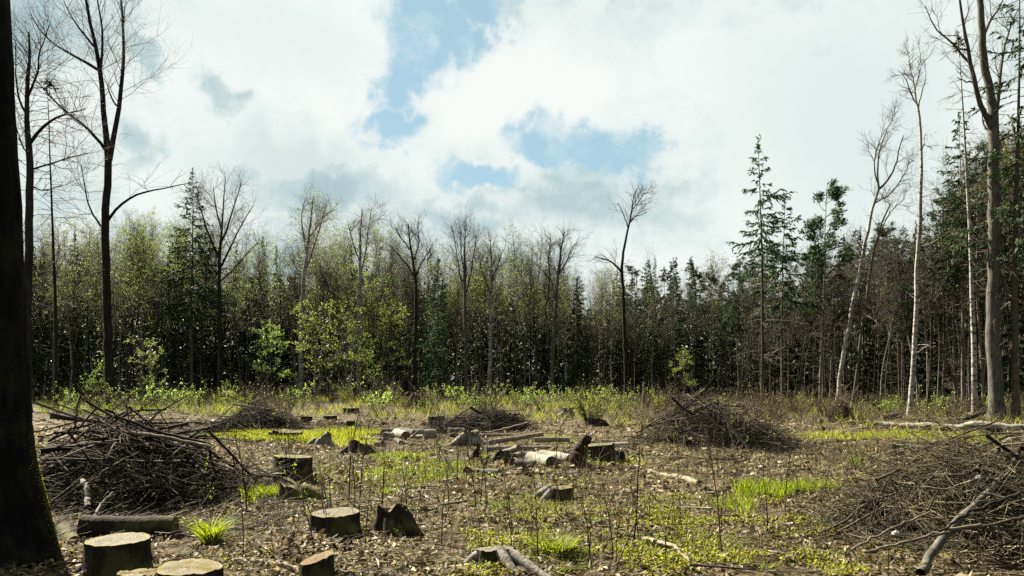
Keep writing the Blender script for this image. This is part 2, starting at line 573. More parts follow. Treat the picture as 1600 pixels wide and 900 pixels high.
def build_ground():
    xs = axis_lines(-9, 9, 0.1, 2500, 1.18)
    ys = axis_lines(4.5, 17, 0.1, 2500, 1.18)
    X, Y = np.meshgrid(xs, ys)
    Z = hgt(X, Y)
    rg = np.random.default_rng(3)
    near = np.clip(1 - (np.hypot(X, Y - 8) - 8) / 14, 0, 1)
    Z = Z + near * (0.012 * np.sin(9.1 * X + 3.3 * Y) * np.sin(7.3 * Y - 2.1 * X) + rg.normal(0, 0.006, X.shape))
    v = np.stack([X, Y, Z], -1).reshape(-1, 3)
    ny, nx = X.shape
    i = np.arange(ny * nx).reshape(ny, nx)
    q = np.stack([i[:-1, :-1], i[:-1, 1:], i[1:, 1:], i[1:, :-1]], -1).reshape(-1, 4)
    mb = MB().add(v, q)
    link('ground', mb.mesh('ground', ['forest_floor']), label='brown leaf-littered forest floor of the felled clearing', kind='structure')


build_ground()


# ------------------------------------------------------------------ growing branches
def grow(rg, start, dirs, length, K, wig=0.15, trop=(0, 0, 0.0)):
    N = len(start)
    P = np.zeros((N, K, 3))
    P[:, 0] = start
    d = nrm(np.asarray(dirs, float))
    st = (np.asarray(length, float) / (K - 1))[:, None]
    tr = np.asarray(trop, float)
    for k in range(1, K):
        d = nrm(d + rg.normal(0, wig, (N, 3)) + tr)
        P[:, k] = P[:, k - 1] + d * st
    return P


def taper(r0, K, end=0.25, pw=1.0):
    r0 = np.asarray(r0, float)
    t = np.linspace(0, 1, K) ** pw
    return r0[:, None] * (1 - (1 - end) * t)[None, :]


def sprout(rg, P, R, n, t0, t1, a0, a1, weight=None):
    """n child starts on parent lines: position, direction, parent radius, t, parent index"""
    N, K, _ = P.shape
    w = np.linalg.norm(np.diff(P, axis=1), axis=2).sum(1) if weight is None else weight
    pi = rg.choice(N, n, p=w / w.sum())
    t = t0 + (t1 - t0) * rg.random(n)
    x = t * (K - 1)
    k = np.minimum(x.astype(int), K - 2)
    fr = (x - k)[:, None]
    A, B = P[pi, k], P[pi, k + 1]
    pos = A * (1 - fr) + B * fr
    T = nrm(B - A)
    rad = R[pi, k] * (1 - fr[:, 0]) + R[pi, k + 1] * fr[:, 0]
    rnd = rg.normal(0, 1, (n, 3))
    perp = nrm(rnd - np.sum(rnd * T, 1, keepdims=True) * T)
    a = a0 + (a1 - a0) * rg.random(n)
    D = T * np.cos(a)[:, None] + perp * np.sin(a)[:, None]
    return pos, D, rad, t, pi


def resample(pts, K):
    pts = np.asarray(pts, float)
    s = np.concatenate([[0], np.cumsum(np.linalg.norm(np.diff(pts, axis=0), axis=1))])
    # Catmull-Rom-like smooth resampling
    t = np.linspace(0, s[-1], K)
    out = np.stack([np.interp(t, s, pts[:, i]) for i in range(3)], 1)
    for _ in range(2):
        o2 = out.copy()
        o2[1:-1] = 0.25 * out[:-2] + 0.5 * out[1:-1] + 0.25 * out[2:]
        out = o2
    return out


def twigs_on(rg, mb, P, R, n2, n3, l2, l3, n4=0, l4=0.35, mat=0, trop=(0, 0, 0.05), r2=0.018, r3=0.007, r4=0.0042, t0=0.15):
    """two or three orders of finer branches on the lines P; returns the last order's lines"""
    pos, D, rad, t, pi = sprout(rg, P, R, n2, t0, 1.0, 0.45, 1.05)
    L = l2 * (0.45 + 0.75 * rg.random(n2)) * (1.15 - 0.6 * t)
    P2 = grow(rg, pos, D, L, 6, 0.16, trop)
    R2 = taper(np.minimum(rad * 0.7, r2), 6, 0.35)
    mb.tubes(P2, R2, 4, mat)
    pos, D, rad, t, pi = sprout(rg, P2, R2, n3, 0.15, 1.0, 0.4, 1.0)
    P3 = grow(rg, pos, D, l3 * (0.5 + 0.8 * rg.random(n3)), 4, 0.16, trop)
    R3 = taper(np.minimum(rad * 0.8, r3), 4, 0.5)
    mb.tubes(P3, R3, 3, mat)
    if n4:
        pos, D, rad, t, pi = sprout(rg, P3, R3, n4, 0.15, 1.0, 0.35, 0.9)
        P4 = grow(rg, pos, D, l4 * (0.5 + 0.8 * rg.random(n4)), 3, 0.15, trop)
        mb.tubes(P4, taper(np.full(n4, r4), 3, 0.6), 3, mat)
        return P4
    return P3


def leaf_scatter(rg, mb, P, n, size, mat, spread=0.12, droop=0.0, ratio=0.6):
    pos, D, rad, t, pi = sprout(rg, P, np.ones(P.shape[:2]), n, 0.1, 1.0, 0.3, 1.4, rg.random(len(P)) ** 5 + 0.01)
    C = pos + rg.normal(0, spread, (n, 3))
    D = D + np.array([0, 0, -droop])
    S = rg.normal(0, 1, (n, 3)) + 1e-3
    s = size * (0.6 + 0.8 * rg.random(n))
    mb.leaves(C, D, S, s, s * ratio, mat, 0.1)


# ------------------------------------------------------------------ tree prototypes (each: list of (part name, mesh), height)
def broadleaf(seed, H, r, bark='bark_dark', twig='twig', t0=0.42, spread=0.26, up=0.10, leaves=0, leaf='leaf_spring', lsize=0.11,
              wig=0.05, nl=16, dens=1.0, droop=0.0, fork=False):
    rg = np.random.default_rng(seed)
    K = 14
    tr = grow(rg, np.zeros((1, 3)), np.array([[rg.normal(0, .03), rg.normal(0, .03), 1]]), np.array([H * 0.93]), K, wig, (0, 0, 0.12))
    tt = np.linspace(0, 1, K)
    Rt = (r * (1 - 0.86 * tt ** 0.9))[None]
    Rt[0, 0] *= 1.35
    trunk = MB().tubes(tr, Rt, 9)
    pos, D, rad, t, pi = sprout(rg, tr, Rt, nl, t0, 0.97, 0.5, 0.95)
    L = spread * H * (1.25 - 0.85 * t) * (0.6 + 0.6 * rg.random(nl))
    P1 = grow(rg, pos, D, L, 8, 0.11, (0, 0, up))
    R1 = taper(np.minimum(rad * 0.62, 0.35 * r), 8, 0.25)
    trunk.tubes(P1, R1, 5)
    # short dead stubs on the lower stem
    pos, D, rad, t, pi = sprout(rg, tr, Rt, 10, 0.12, t0, 1.0, 1.6)
    trunk.tubes(grow(rg, pos, D, 0.3 + 0.9 * rg.random(10), 4, 0.2), taper(np.full(10, 0.018), 4, 0.4), 3)
    crown = MB()
    allP = np.concatenate([P1, np.repeat(tr[:, 6:14], 2, 0)])
    allR = np.concatenate([R1, np.repeat(Rt[:, 6:14], 2, 0)])
    n2 = int(110 * dens)
    P4 = twigs_on(rg, crown, allP, allR, n2, int(620 * dens), 0.13 * H, 0.075 * H, int(1700 * dens), 0.035 * H, 0, (0, 0, up * 0.6 - droop))
    if leaves:
        leaf_scatter(rg, crown, P4, leaves, lsize, 1, 0.05)
    return [('trunk', trunk.mesh('trunk', [bark])), ('crown', crown.mesh('crown', [twig, leaf]))], H


def spruce(seed, H, r, crown_from=0.1, width=0.16, needles=1.0, bark='bark_spruce', needle='needle', twig='twig', dead=40, dead_from=0.08,
           nb=110, droop=0.35, nsize=0.2, cone=1.0, deadlen=1.3, ragged=0.0):
    rg = np.random.default_rng(seed)
    K = 16
    tr = grow(rg, np.zeros((1, 3)), np.array([[0, 0, 1.0]]), np.array([H]), K, 0.012, (0, 0, 0.1))
    tt = np.linspace(0, 1, K)
    Rt = (r * (1 - 0.93 * tt))[None]
    Rt[0, 0] *= 1.3
    trunk = MB().tubes(tr, Rt, 9)
    crown = MB()
    if dead:
        pos, D, rad, t, pi = sprout(rg, tr, Rt, dead, dead_from, max(crown_from, dead_from + 0.05) + 0.08, 1.2, 1.75)
        Ld = (0.35 + deadlen * rg.random(dead) ** 1.6)
        Pd = grow(rg, pos, D, Ld, 5, 0.12, (0, 0, -0.06))
        crown.tubes(Pd, taper(np.full(dead, 0.016), 5, 0.4), 3, 0)
        nd = dead * 5
        p2, D2, r2, t2, _ = sprout(rg, Pd, np.full((dead, 5), 0.01), nd, 0.3, 1, 0.4, 1.0)
        crown.tubes(grow(rg, p2, D2, 0.15 + 0.4 * rg.random(nd), 3, 0.15, (0, 0, -0.08)), taper(np.full(nd, 0.007), 3, 0.5), 3, 0)
    if nb:
        t = crown_from + (0.985 - crown_from) * (np.arange(nb) + rg.random(nb)) / nb
        q = (t - crown_from) / (1 - crown_from)
        az = np.arange(nb) * 2.4 + rg.normal(0, 0.5, nb)
        L = width * H * np.clip((1 - q) ** cone, 0.03, 1) * (0.62 + 0.55 * rg.random(nb)) * np.where(q < 0.12, 0.7, 1)
        L = L * (1 - ragged * rg.random(nb) ** 1.5)
        x = t * (K - 1)
        k = np.minimum(x.astype(int), K - 2)
        fr = (x - k)[:, None]
        pos = tr[0, k] * (1 - fr) + tr[0, k + 1] * fr
        el = 0.45 * q ** 1.5 - droop * (1 - q)
        D = np.stack([np.cos(az) * np.cos(el), np.sin(az) * np.cos(el), np.sin(el)], 1)
        Kb = 6
        P1 = np.zeros((nb, Kb, 3))
        P1[:, 0] = pos
        d = D.copy()
        for kk in range(1, Kb):
            d = nrm(d + rg.normal(0, 0.06, d.shape) + np.array([0, 0, 0.10 * (kk - 2.2)]))
            P1[:, kk] = P1[:, kk - 1] + d * (L / (Kb - 1))[:, None]
        R1 = taper(np.maximum(0.006, 0.012 * L), Kb, 0.3)
        crown.tubes(P1, R1, 3, 0)
        n2 = int(nb * 9 * needles)
        p2, D2, r2, t2, pi = sprout(rg, P1, R1, n2, 0.12, 1, 0.5, 1.0)
        D2[:, 2] = D2[:, 2] * 0.35 - 0.22
        L2 = (0.32 * L[pi] * (1.15 - 0.7 * t2) + 0.10) * (0.6 + 0.7 * rg.random(n2))
        P2 = grow(rg, p2, D2, L2, 4, 0.08, (0, 0, -0.10))
        n3 = int(n2 * 6)
        p3, D3, _, _, _ = sprout(rg, P2, np.ones((n2, 4)), n3, 0.0, 1, 0.15, 0.8)
        S = rg.normal(0, 1, (n3, 3)) * np.array([1, 1, 0.5])
        s = nsize * (0.6 + 0.8 * rg.random(n3))
        D3[:, 2] -= 0.25
        crown.leaves(p3, D3, S, s, s * 0.30, 1, 0.15)
        # tufts along the branch itself and at its tip
        n4 = int(nb * 10 * needles)
        p4, D4, _, _, _ = sprout(rg, P1, R1, n4, 0.25, 1, 0.2, 0.8)
        s = nsize * (0.6 + 0.7 * rg.random(n4))
        crown.leaves(p4, D4, rg.normal(0, 1, (n4, 3)), s, s * 0.32, 1, 0.15)
        # leader
        n5 = 30
        p5 = tr[0, -1] + np.stack([rg.normal(0, .05, n5), rg.normal(0, .05, n5), -rg.random(n5) * 0.9 + 0.1], 1)
        D5 = rg.normal(0, 0.6, (n5, 3)) + np.array([0, 0, 0.8])
        crown.leaves(p5, D5, rg.normal(0, 1, (n5, 3)), 0.22, 0.06, 1)
    return [('trunk', trunk.mesh('trunk', [bark])), ('crown', crown.mesh('crown', [twig, needle]))], H


def pine(seed, H, r, crown_from=0.55, width=0.17, lean=0.0, needle='needle', nb=34, bark='bark_spruce', wind=(0, 0, 0), clumps=5, csize=0.30):
    rg = np.random.default_rng(seed)
    K = 16
    tr = grow(rg, np.zeros((1, 3)), np.array([[lean, 0, 1.0]]), np.array([H]), K, 0.03, (0, 0, 0.12))
    tt = np.linspace(0, 1, K)
    Rt = (r * (1 - 0.88 * tt))[None]
    trunk = MB().tubes(tr, Rt, 9)
    crown = MB()
    nd = 26
    pos, D, rad, t, pi = sprout(rg, tr, Rt, nd, 0.12, crown_from, 1.2, 1.7)
    crown.tubes(grow(rg, pos, D, 0.3 + 1.2 * rg.random(nd) ** 2, 5, 0.15, (0, 0, -0.03)), taper(np.full(nd, 0.018), 5, 0.4), 3, 0)
    pos, D, rad, t, pi = sprout(rg, tr, Rt, nb, crown_from, 1.0, 0.9, 1.4)
    q = (t - crown_from) / (1 - crown_from)
    L = width * H * (1.1 - 0.75 * q) * (0.55 + 0.6 * rg.random(nb))
    P1 = grow(rg, pos, D, L, 6, 0.12, np.array([0, 0, 0.10]) + np.array(wind))
    R1 = taper(np.maximum(0.012, 0.02 * L), 6, 0.3)
    crown.tubes(P1, R1, 4, 0)
    n2 = nb * clumps
    p2, D2, r2, t2, pi = sprout(rg, P1, R1, n2, 0.35, 1.0, 0.3, 0.9)
    L2 = 0.35 * L[pi] * (0.5 + 0.7 * rg.random(n2)) + 0.1
    P2 = grow(rg, p2, D2, L2, 4, 0.12, np.array([0, 0, 0.06]) + np.array(wind))
    crown.tubes(P2, taper(np.full(n2, 0.009), 4, 0.5), 3, 0)
    n3 = n2 * 34
    pi3 = rg.integers(0, n2, n3)
    tf = 0.35 + 0.65 * rg.random(n3)
    c = P2[pi3, 1] * (1 - tf)[:, None] + P2[pi3, 3] * tf[:, None]
    c = c + rg.normal(0, csize * 0.33, (n3, 3)) * np.array([1, 1, 0.6])
    D3 = nrm(c - P2[pi3, 1]) + rg.normal(0, 0.6, (n3, 3)) + np.array(wind) * 3
    s = csize * 0.62 * (0.6 + 0.7 * rg.random(n3))
    crown.leaves(c, D3, rg.normal(0, 1, (n3, 3)), s, s * 0.26, 1, 0.1)
    return [('trunk', trunk.mesh('trunk', [bark])), ('crown', crown.mesh('crown', ['twig', needle]))], H


def place(parts, name, x, y, rz, s, label, cat, group=None, dz=-0.05, sxy=None, tilt=(0, 0)):
    e = link(name, None, loc=on(x, y, dz), rot=(tilt[0], tilt[1], rz), scale=(s if sxy is None else (sxy, sxy, s)), label=label, cat=cat, group=group)
    e.empty_display_size = 0.3
    for nm, me in parts:
        link(nm, me, e)
    return e


# ------------------------------------------------------------------ single trees read off the photograph
def px_line(pts, Y, base, K, dy=0.0):
    """polyline in photograph pixels (px, py) at depth Y (dy: change of depth along it) -> local 3-D points"""
    n = len(pts)
    P = np.array([W(p[0], p[1], Y + dy * i / max(1, n - 1)) for i, p in enumerate(pts)])
    return resample(P, K) - base


def hero_bare(name, label, cat, Y, trunk, limbs, seed, bark='bark_dark', limb_bark=None, twig='twig', n2=60, n3=420, n4=651,
              l2=2.2, l3=1.1, l4=0.55, trop=(0, 0, 0.06), leaves=0, leaf='leaf_spring', sides=12, flare=1.3, stubs=8, twig_trunk=0.5, lsize=0.1, rs=(0.018, 0.0066, 0.0038)):
    """trunk: [(px, py, width px)], limbs: [([(px, py)...], width px at the base, depth change)]"""
    rg = np.random.default_rng(seed)
    if Y > 55:
        l2, l3 = l2 * 0.78, l3 * 0.82
    bx = GX(trunk[0][0], Y)
    base = np.array(on(bx, Y, -0.05))
    e = link(name, None, loc=base, label=label, cat=cat)
    K = max(18, 3 * len(trunk))
    Pw = [W(p[0], p[1], Y) for p in trunk]
    Pw[0] = base.copy()
    Pw = np.array(Pw)
    s = np.concatenate([[0], np.cumsum(np.linalg.norm(np.diff(Pw, axis=0), axis=1))])
    tt = np.linspace(0, s[-1], K)
    P = resample(Pw, K) - base
    Rr = np.interp(tt, s, [p[2] * 0.5 * Y / FPX for p in trunk])
    Rr[0] *= flare
    Rr[1] *= 1 + (flare - 1) * 0.25
    P[1:-1] += rg.normal(0, 0.012, (K - 2, 3)) * (1 + Rr[1:-1, None] * 3)
    tm = MB().tubes(P, Rr, sides)
    if stubs:
        pos, D, rad, t, pi = sprout(rg, P[None], Rr[None], stubs, 0.2, 0.8, 1.0, 1.6)
        tm.tubes(grow(rg, pos, D, 0.2 + 0.8 * rg.random(stubs), 4, 0.2), taper(np.full(stubs, 0.018), 4, 0.4), 3)
    link('trunk', tm.mesh('trunk', [bark]), e)
    LP, LR = [], []
    for pts, w, dy in limbs:
        lp = px_line(pts, Y, base, 12, dy)
        lp[1:] += np.cumsum(rg.normal(0, 0.02, (11, 3)), 0)
        lr = np.linspace(w, max(1.0, w * 0.22), 12) * 0.5 * Y / FPX
        link('limb', MB().tubes(lp, lr, 7).mesh('limb', [limb_bark or bark]), e)
        LP.append(lp)
        LR.append(lr)
    k0 = int(K * (1 - twig_trunk))
    tp = resample(P[k0:], 12)
    LP += [tp]
    LR += [np.linspace(Rr[k0], Rr[-1], 12)]
    LP, LR = np.array(LP), np.array(LR)
    cr = MB()
    P4 = twigs_on(rg, cr, LP, LR, n2, n3, l2, l3, n4, l4, 0, trop, rs[0], rs[1], rs[2], t0=0.2)
    if leaves:
        leaf_scatter(rg, cr, P4, leaves, lsize, 1, 0.1)
    link('crown', cr.mesh('crown', [twig, leaf]), e)
    return e


# the dark trunk at the left edge of the picture
def front_trunk():
    rg = np.random.default_rng(5)
    Y = 6.75
    base = np.array(on(GX(40, Y), Y, -0.05))
    H = 13.0
    K, n = 70, 40
    z = np.concatenate([np.linspace(0, 1.2, 30), np.linspace(1.25, H, K - 30)])
    ey = np.array([888, 850, 750, 700, 600, 450, 350, 225, 100, 0, -600])
    ex = np.array([94, 83, 65, 56, 49, 41, 37, 29, 24, 19, -10])
    ez = CAM_H + (HORIZON - ey) / FPX * Y
    edge = np.interp(z, ez, GX(ex, Y)) - base[0] - 0.055 * np.clip((z - 0.2) / 0.6, 0, 1)
    r = np.interp(z, [0, 0.12, 0.4, 1.0, 1.6, 4.6, H], [0.30, 0.265, 0.24, 0.215, 0.20, 0.18, 0.10])
    cx = edge - r
    a = np.arange(n) * 2 * np.pi / n
    lob = 1 + 0.16 * np.exp(-z / 0.25)[:, None] * np.cos(5 * a + 0.7)[None] + 0.02 * np.sin(3 * a[None] + z[:, None] * 2.0)
    # ridged bark
    rid = 0.011 * (np.abs(np.sin(9.5 * a[None] + 1.3 * np.sin(z[:, None] * 3.1))) + 0.5 * np.sin(14 * a[None] + z[:, None] * 6)) + rg.normal(0, 0.003, (K, n))
    rr = r[:, None] * lob + rid
    v = np.stack([cx[:, None] + rr * np.cos(a), rr * np.sin(a), np.broadcast_to(z[:, None], rr.shape)], -1)
    i = np.arange(K * n).reshape(K, n)
    q = np.stack([i[:-1], np.roll(i, -1, 1)[:-1], np.roll(i, -1, 1)[1:], i[1:]], -1)
    e = link('tree', None, loc=base, label='thick dark tree trunk with mossy foot closest to the camera', cat='tree')
    link('trunk', MB().add(v, q).mesh('trunk', ['bark_black']), e)
    # mossy strip and root toes
    for az, L in ((0.1, 0.34), (-1.0, 0.36), (2.6, 0.42), (-2.2, 0.36), (1.4, 0.4)):
        p = np.array([[math.cos(az) * t, math.sin(az) * t, 0.20 - 0.33 * min(1, (t - 0.12) / (L - 0.12))] for t in np.linspace(0.12, L, 7)])
        link('root', MB().tubes(p, np.linspace(0.12, 0.03, 7), 8).mesh('root', ['bark_black']), e)
    ms = MB()
    zz = np.linspace(0.02, 1.1, 40)
    N = 1500
    zi = rg.random(N) ** 1.3 * 1.15
    aa = rg.normal(0.25, 0.2, N)
    rad = np.interp(zi, z, r) * (1 + 0.16 * np.exp(-zi / .25) * np.cos(5 * aa + .7)) + 0.014
    c = np.stack([np.interp(zi, z, cx) + rad * np.cos(aa), rad * np.sin(aa), zi], 1)
    D = np.stack([np.cos(aa), np.sin(aa), np.zeros(N)], 1) + rg.normal(0, 0.7, (N, 3))
    ms.leaves(c, D, rg.normal(0, 1, (N, 3)), 0.012 + 0.012 * rg.random(N), 0.006, 0)
    mo = link('moss', ms.mesh('moss', ['cover']), e, label='strip of yellow green moss on the sunny edge of the bark', kind='stuff')
    cr = MB()
    P = np.array([[[np.interp(t, z, cx), 0, t] for t in np.linspace(7, 13, 12)]])
    R = np.full((1, 12), 0.1)
    pos, D, rad, t, pi = sprout(rg, P, R, 14, 0.0, 1, 0.6, 1.2)
    P1 = grow(rg, pos, D, 1.5 + 2 * rg.random(14), 8, 0.12, (0, 0, 0.08))
    R1 = taper(np.full(14, 0.05), 8, 0.3)
    cr.tubes(P1, R1, 5)
    twigs_on(rg, cr, P1, R1, 60, 300, 1.3, 0.7, 500, 0.35)
    link('crown', cr.mesh('crown', ['twig', 'leaf_spring']), e)


front_trunk()

hero_bare('tree', 'tall forked bare tree with one low branch arching out over the forest', 'tree', 42,
          [(174, 640, 16), (170, 560, 13), (166, 440, 12), (164, 360, 11.5), (166, 300, 11), (171, 246, 10.5), (164, 200, 8.5), (160, 150, 7.5), (157, 105, 6.5), (146, 60, 5), (136, 10, 4.5), (130, -40, 3)],
          [([(171, 250), (180, 200), (187, 145), (193, 90), (191, 30), (182, -40)], 9, 1.5),
           ([(166, 236), (145, 208), (122, 188), (95, 168), (70, 140), (52, 120)], 5.5, -1.5),
           ([(158, 112), (132, 96), (100, 80), (66, 55), (45, 20)], 5.5, 2),
           ([(165, 350), (175, 330), (192, 312), (222, 298), (258, 291), (292, 286)], 5, -1),
           ([(160, 356), (143, 336), (132, 305), (124, 255)], 3.6, 1.5),
           ([(182, 165), (171, 145), (160, 128)], 3, -1), ([(193, 110), (197, 60), (196, 10)], 3.5, 1),
           ([(157, 108), (162, 60), (152, 0), (150, -40)], 4.5, -1.5), ([(150, 75), (120, 40), (100, 0)], 4, 1)],
          21, n2=90, n3=640, n4=697, l2=3.4, l3=1.6, l4=0.8, twig_trunk=0.45)
hero_bare('tree', 'bare crooked tree half hidden behind the dark front trunk', 'tree', 37,
          [(40, 648, 16), (42, 520, 14), (45, 400, 12), (46, 310, 11), (45, 230, 9.5), (43, 180, 7), (42, 130, 6), (47, 90, 4), (45, 50, 2.5)],
          [([(46, 225), (58, 205), (78, 188), (100, 178), (132, 172)], 6, -1), ([(44, 180), (30, 165), (24, 120), (26, 70)], 4, 1),
           ([(44, 150), (58, 120), (64, 80), (80, 40)], 4, -1), ([(47, 265), (75, 258), (110, 246), (142, 240)], 3.5, 1),
           ([(45, 240), (30, 225), (22, 205)], 3, 1), ([(47, 290), (70, 300), (96, 292)], 2.5, -1)],
          22, n2=70, n3=500, n4=604, l2=2.6, l3=1.2, l4=0.6, twig_trunk=0.5)

parts, H0 = spruce(31, 15, 0.10, 0.97, 0.03, 0.2, 'bark_dark', 'needle_dry', dead=120, dead_from=0.3, nb=10, deadlen=1.9)
parts_dead_a = (parts, H0)
x = GX(88, 39)
place(parts, 'spruce_tree', x, 39, 0.4, ZH(118, 39) / H0, 'slim dead spruce pole beside the tall forked bare tree', 'tree')

# white birches in the middle of the forest edge
hero_bare('birch_tree', 'white birch whose airy crown rises above the canopy at the grassy end', 'tree', 60,
          [(471, 622, 8.5), (470, 560, 7.5), (471, 500, 7), (474, 440, 6.2), (479, 400, 5), (484, 360, 3.6), (488, 320, 2), (490, 306, 1)],
          [([(476, 425), (490, 390), (503, 350), (512, 318)], 4, 1), ([(479, 400), (474, 370), (470, 335), (476, 312)], 3.2, -1), ([(484, 370), (498, 350), (512, 330), (524, 326)], 2.4, 1.5),
           ([(475, 440), (462, 420), (452, 400)], 2, -1)],
          23, bark='birch', limb_bark='birch', twig='twig_birch', n2=60, n3=520, n4=883, l2=2.6, l3=1.5, l4=0.9, trop=(0, 0, -0.03), leaves=500, twig_trunk=0.4)
hero_bare('birch_tree', 'straight white birch with feathery top rising behind pale green understorey', 'tree', 61,
          [(561, 622, 7.5), (561, 540, 7), (562, 470, 6.2), (563, 420, 5), (562, 370, 3), (566, 326, 1.5)],
          [([(563, 430), (572, 395), (576, 355), (582, 325)], 3.6, 1), ([(563, 410), (553, 380), (546, 345)], 2.8, -1), ([(562, 470), (574, 450), (583, 420)], 2.2, 1)],
          24, bark='birch', limb_bark='birch', twig='twig_birch', n2=52, n3=460, n4=790, l2=2.4, l3=1.4, l4=0.8, trop=(0.02, 0, 0.02), leaves=300, twig_trunk=0.4)
hero_bare('birch_tree', 'slim pale birch standing before the brown trees beyond the central log heap', 'tree', 60,
          [(764, 622, 5.5), (765, 560, 5), (766, 500, 4.6), (768, 450, 4), (768, 410, 2.6), (766, 376, 1.2)],
          [([(767, 460), (757, 430), (750, 400)], 2.4, 1), ([(768, 440), (779, 410), (786, 385)], 2.4, -1)],
          25, bark='birch', limb_bark='bark_grey', twig='twig', n2=48, n3=360, n4=558, l2=2.0, l3=1.1, l4=0.6, twig_trunk=0.5)
hero_bare('tree', 'broad bare tree with fan shaped crown next to the pointed spruce top', 'tree', 60,
          [(344, 622, 7), (344, 540, 6), (343, 470, 5.4), (342, 420, 5), (344, 385, 4.2), (347, 350, 3), (350, 310, 1.8), (352, 278, 1.2)],
          [([(343, 420), (362, 380), (382, 345), (398, 320)], 4, 1.5), ([(343, 405), (328, 370), (316, 335), (306, 300)], 4, -1.5), ([(345, 380), (360, 340), (372, 300), (376, 285)], 3.5, -1),
           ([(346, 360), (336, 325), (332, 290)], 3, 1), ([(343, 430), (325, 410), (308, 380)], 2.6, 1), ([(344, 440), (366, 420), (388, 395), (404, 380)], 2.6, -1)],
          26, bark='bark_dark', n2=110, n3=760, n4=1116, l2=2.7, l3=1.5, l4=0.8, twig_trunk=0.5)
hero_bare('tree', 'dark bare oak-like tree with crooked limbs behind the two white birches', 'tree', 60,
          [(648, 622, 6), (649, 540, 5.4), (650, 490, 5), (650, 440, 4.4), (646, 410, 3.6), (640, 385, 3), (638, 350, 1.5)],
          [([(650, 440), (636, 415), (622, 400), (608, 385)], 3.6, 1), ([(650, 430), (662, 405), (672, 385)], 3, -1), ([(646, 408), (655, 380), (650, 352)], 2.6, 1), ([(640, 390), (628, 372), (620, 360)], 2.2, -1)],
          27, bark='bark_dark', n2=80, n3=520, n4=697, l2=2.1, l3=1.1, l4=0.6)
hero_bare('tree', 'crooked dead tree with tiny bare crown high above the dark spruces', 'tree', 49,
          [(979, 636, 6), (977, 560, 5.4), (975, 500, 5.2), (974, 450, 5), (971, 424, 4.8), (973, 400, 4), (976, 380, 3.6), (983, 350, 2.8), (988, 325, 2.2), (990, 305, 1)],
          [([(970, 424), (958, 412), (944, 406), (928, 402)], 3.6, -1), ([(981, 355), (975, 335), (966, 318)], 2.2, 1), ([(983, 348), (996, 338), (1012, 332)], 2.2, -1), ([(987, 328), (1000, 315), (1008, 302)], 1.8, 0.5)],
          28, bark='bark_dark', n2=34, n3=200, n4=390, l2=1.1, l3=0.7, l4=0.4, twig_trunk=0.2)
hero_bare('tree', 'twin topped bare tree at the end of the brown wood, before dark spruce', 'tree', 61,
          [(862, 622, 7), (864, 560, 6.5), (868, 480, 6), (872, 430, 4.5), (876, 395, 3), (882, 362, 1.3)],
          [([(868, 470), (858, 430), (856, 395), (860, 375)], 3.5, 1), ([(872, 430), (886, 405), (897, 380)], 2.8, -1)],
          29, bark='bark_grey', n2=80, n3=560, n4=790, l2=2.0, l3=1.1, l4=0.6)
hero_bare('tree', 'upright bare tree with broom shaped bluish crown', 'tree', 62,
          [(728, 622, 6), (728, 540, 5.5), (726, 470, 5), (726, 420, 4), (726, 380, 2), (727, 356, 1)],
          [([(727, 470), (716, 430), (710, 390), (708, 368)], 2.8, 1), ([(727, 460), (738, 420), (744, 385), (746, 366)], 2.8, -1), ([(726, 430), (720, 395), (718, 362)], 2.4, 1)],
          30, bark='bark_grey', n2=100, n3=620, n4=837, l2=2.4, l3=1.3, l4=0.7, trop=(0, 0, 0.18))

# conifers standing out of the canopy
P_ = spruce(41, 19, 0.14, 0.35, 0.20, 1.7, needle='needle', nb=120, nsize=0.24, cone=0.85)
place(P_[0], 'spruce_tree', GX(300, 61), 61, 0.3, ZH(264, 61) / P_[1], 'pointed dark spruce top above the canopy beside the fan crowned tree', 'tree')
P_ = spruce(42, 12.5, 0.14, 0.12, 0.15, 1.4, needle='needle_bright', nb=90, nsize=0.22, cone=0.7)
place(P_[0], 'spruce_tree', GX(683, 57), 57, 1.0, ZH(398, 57) / P_[1], 'deep green spruce with ragged top between the oak-like tree and broom crowned tree', 'tree')
P_ = spruce(43, 11, 0.14, 0.08, 0.17, 1.3, needle='needle', nb=100, nsize=0.24)
place(P_[0], 'spruce_tree', GX(900, 60), 60, 1.0, ZH(436, 60) / P_[1], 'squat black-green spruce just before the crooked dead tree', 'tree')
P_ = spruce(44, 14.4, 0.105, 0.50, 0.20, 1.5, ragged=0.75, needle='needle_bright', nb=58, nsize=0.2, dead=34, dead_from=0.12, cone=0.75, droop=0.25, deadlen=2.0)
TALL = P_
place(P_[0], 'spruce_tree', GX(1191, 40), 40, 0.9, ZH(208, 40) / P_[1], 'tall spruce with bare lower trunk and open green crown', 'tree')
P_ = spruce(45, 11.6, 0.08, 0.42, 0.21, 1.5, ragged=0.7, needle='needle_bright', nb=46, nsize=0.2, dead=26, dead_from=0.15, cone=0.7, droop=0.3)
place(P_[0], 'spruce_tree', GX(1222, 42), 42, 2.2, ZH(296, 42) / P_[1], 'shorter spruce with drooping boughs close behind the tallest spruce', 'tree')
P_ = pine(46, 12, 0.08, 0.58, 0.15, 0.03, 'needle_bright', 26, wind=(0.12, 0, 0.05), csize=0.34)
place(P_[0], 'pine_tree', GX(1281, 41), 41, 0.0, ZH(284, 41) / P_[1], 'windswept pine with tufted crown between tall spruce and leaning birch', 'tree')

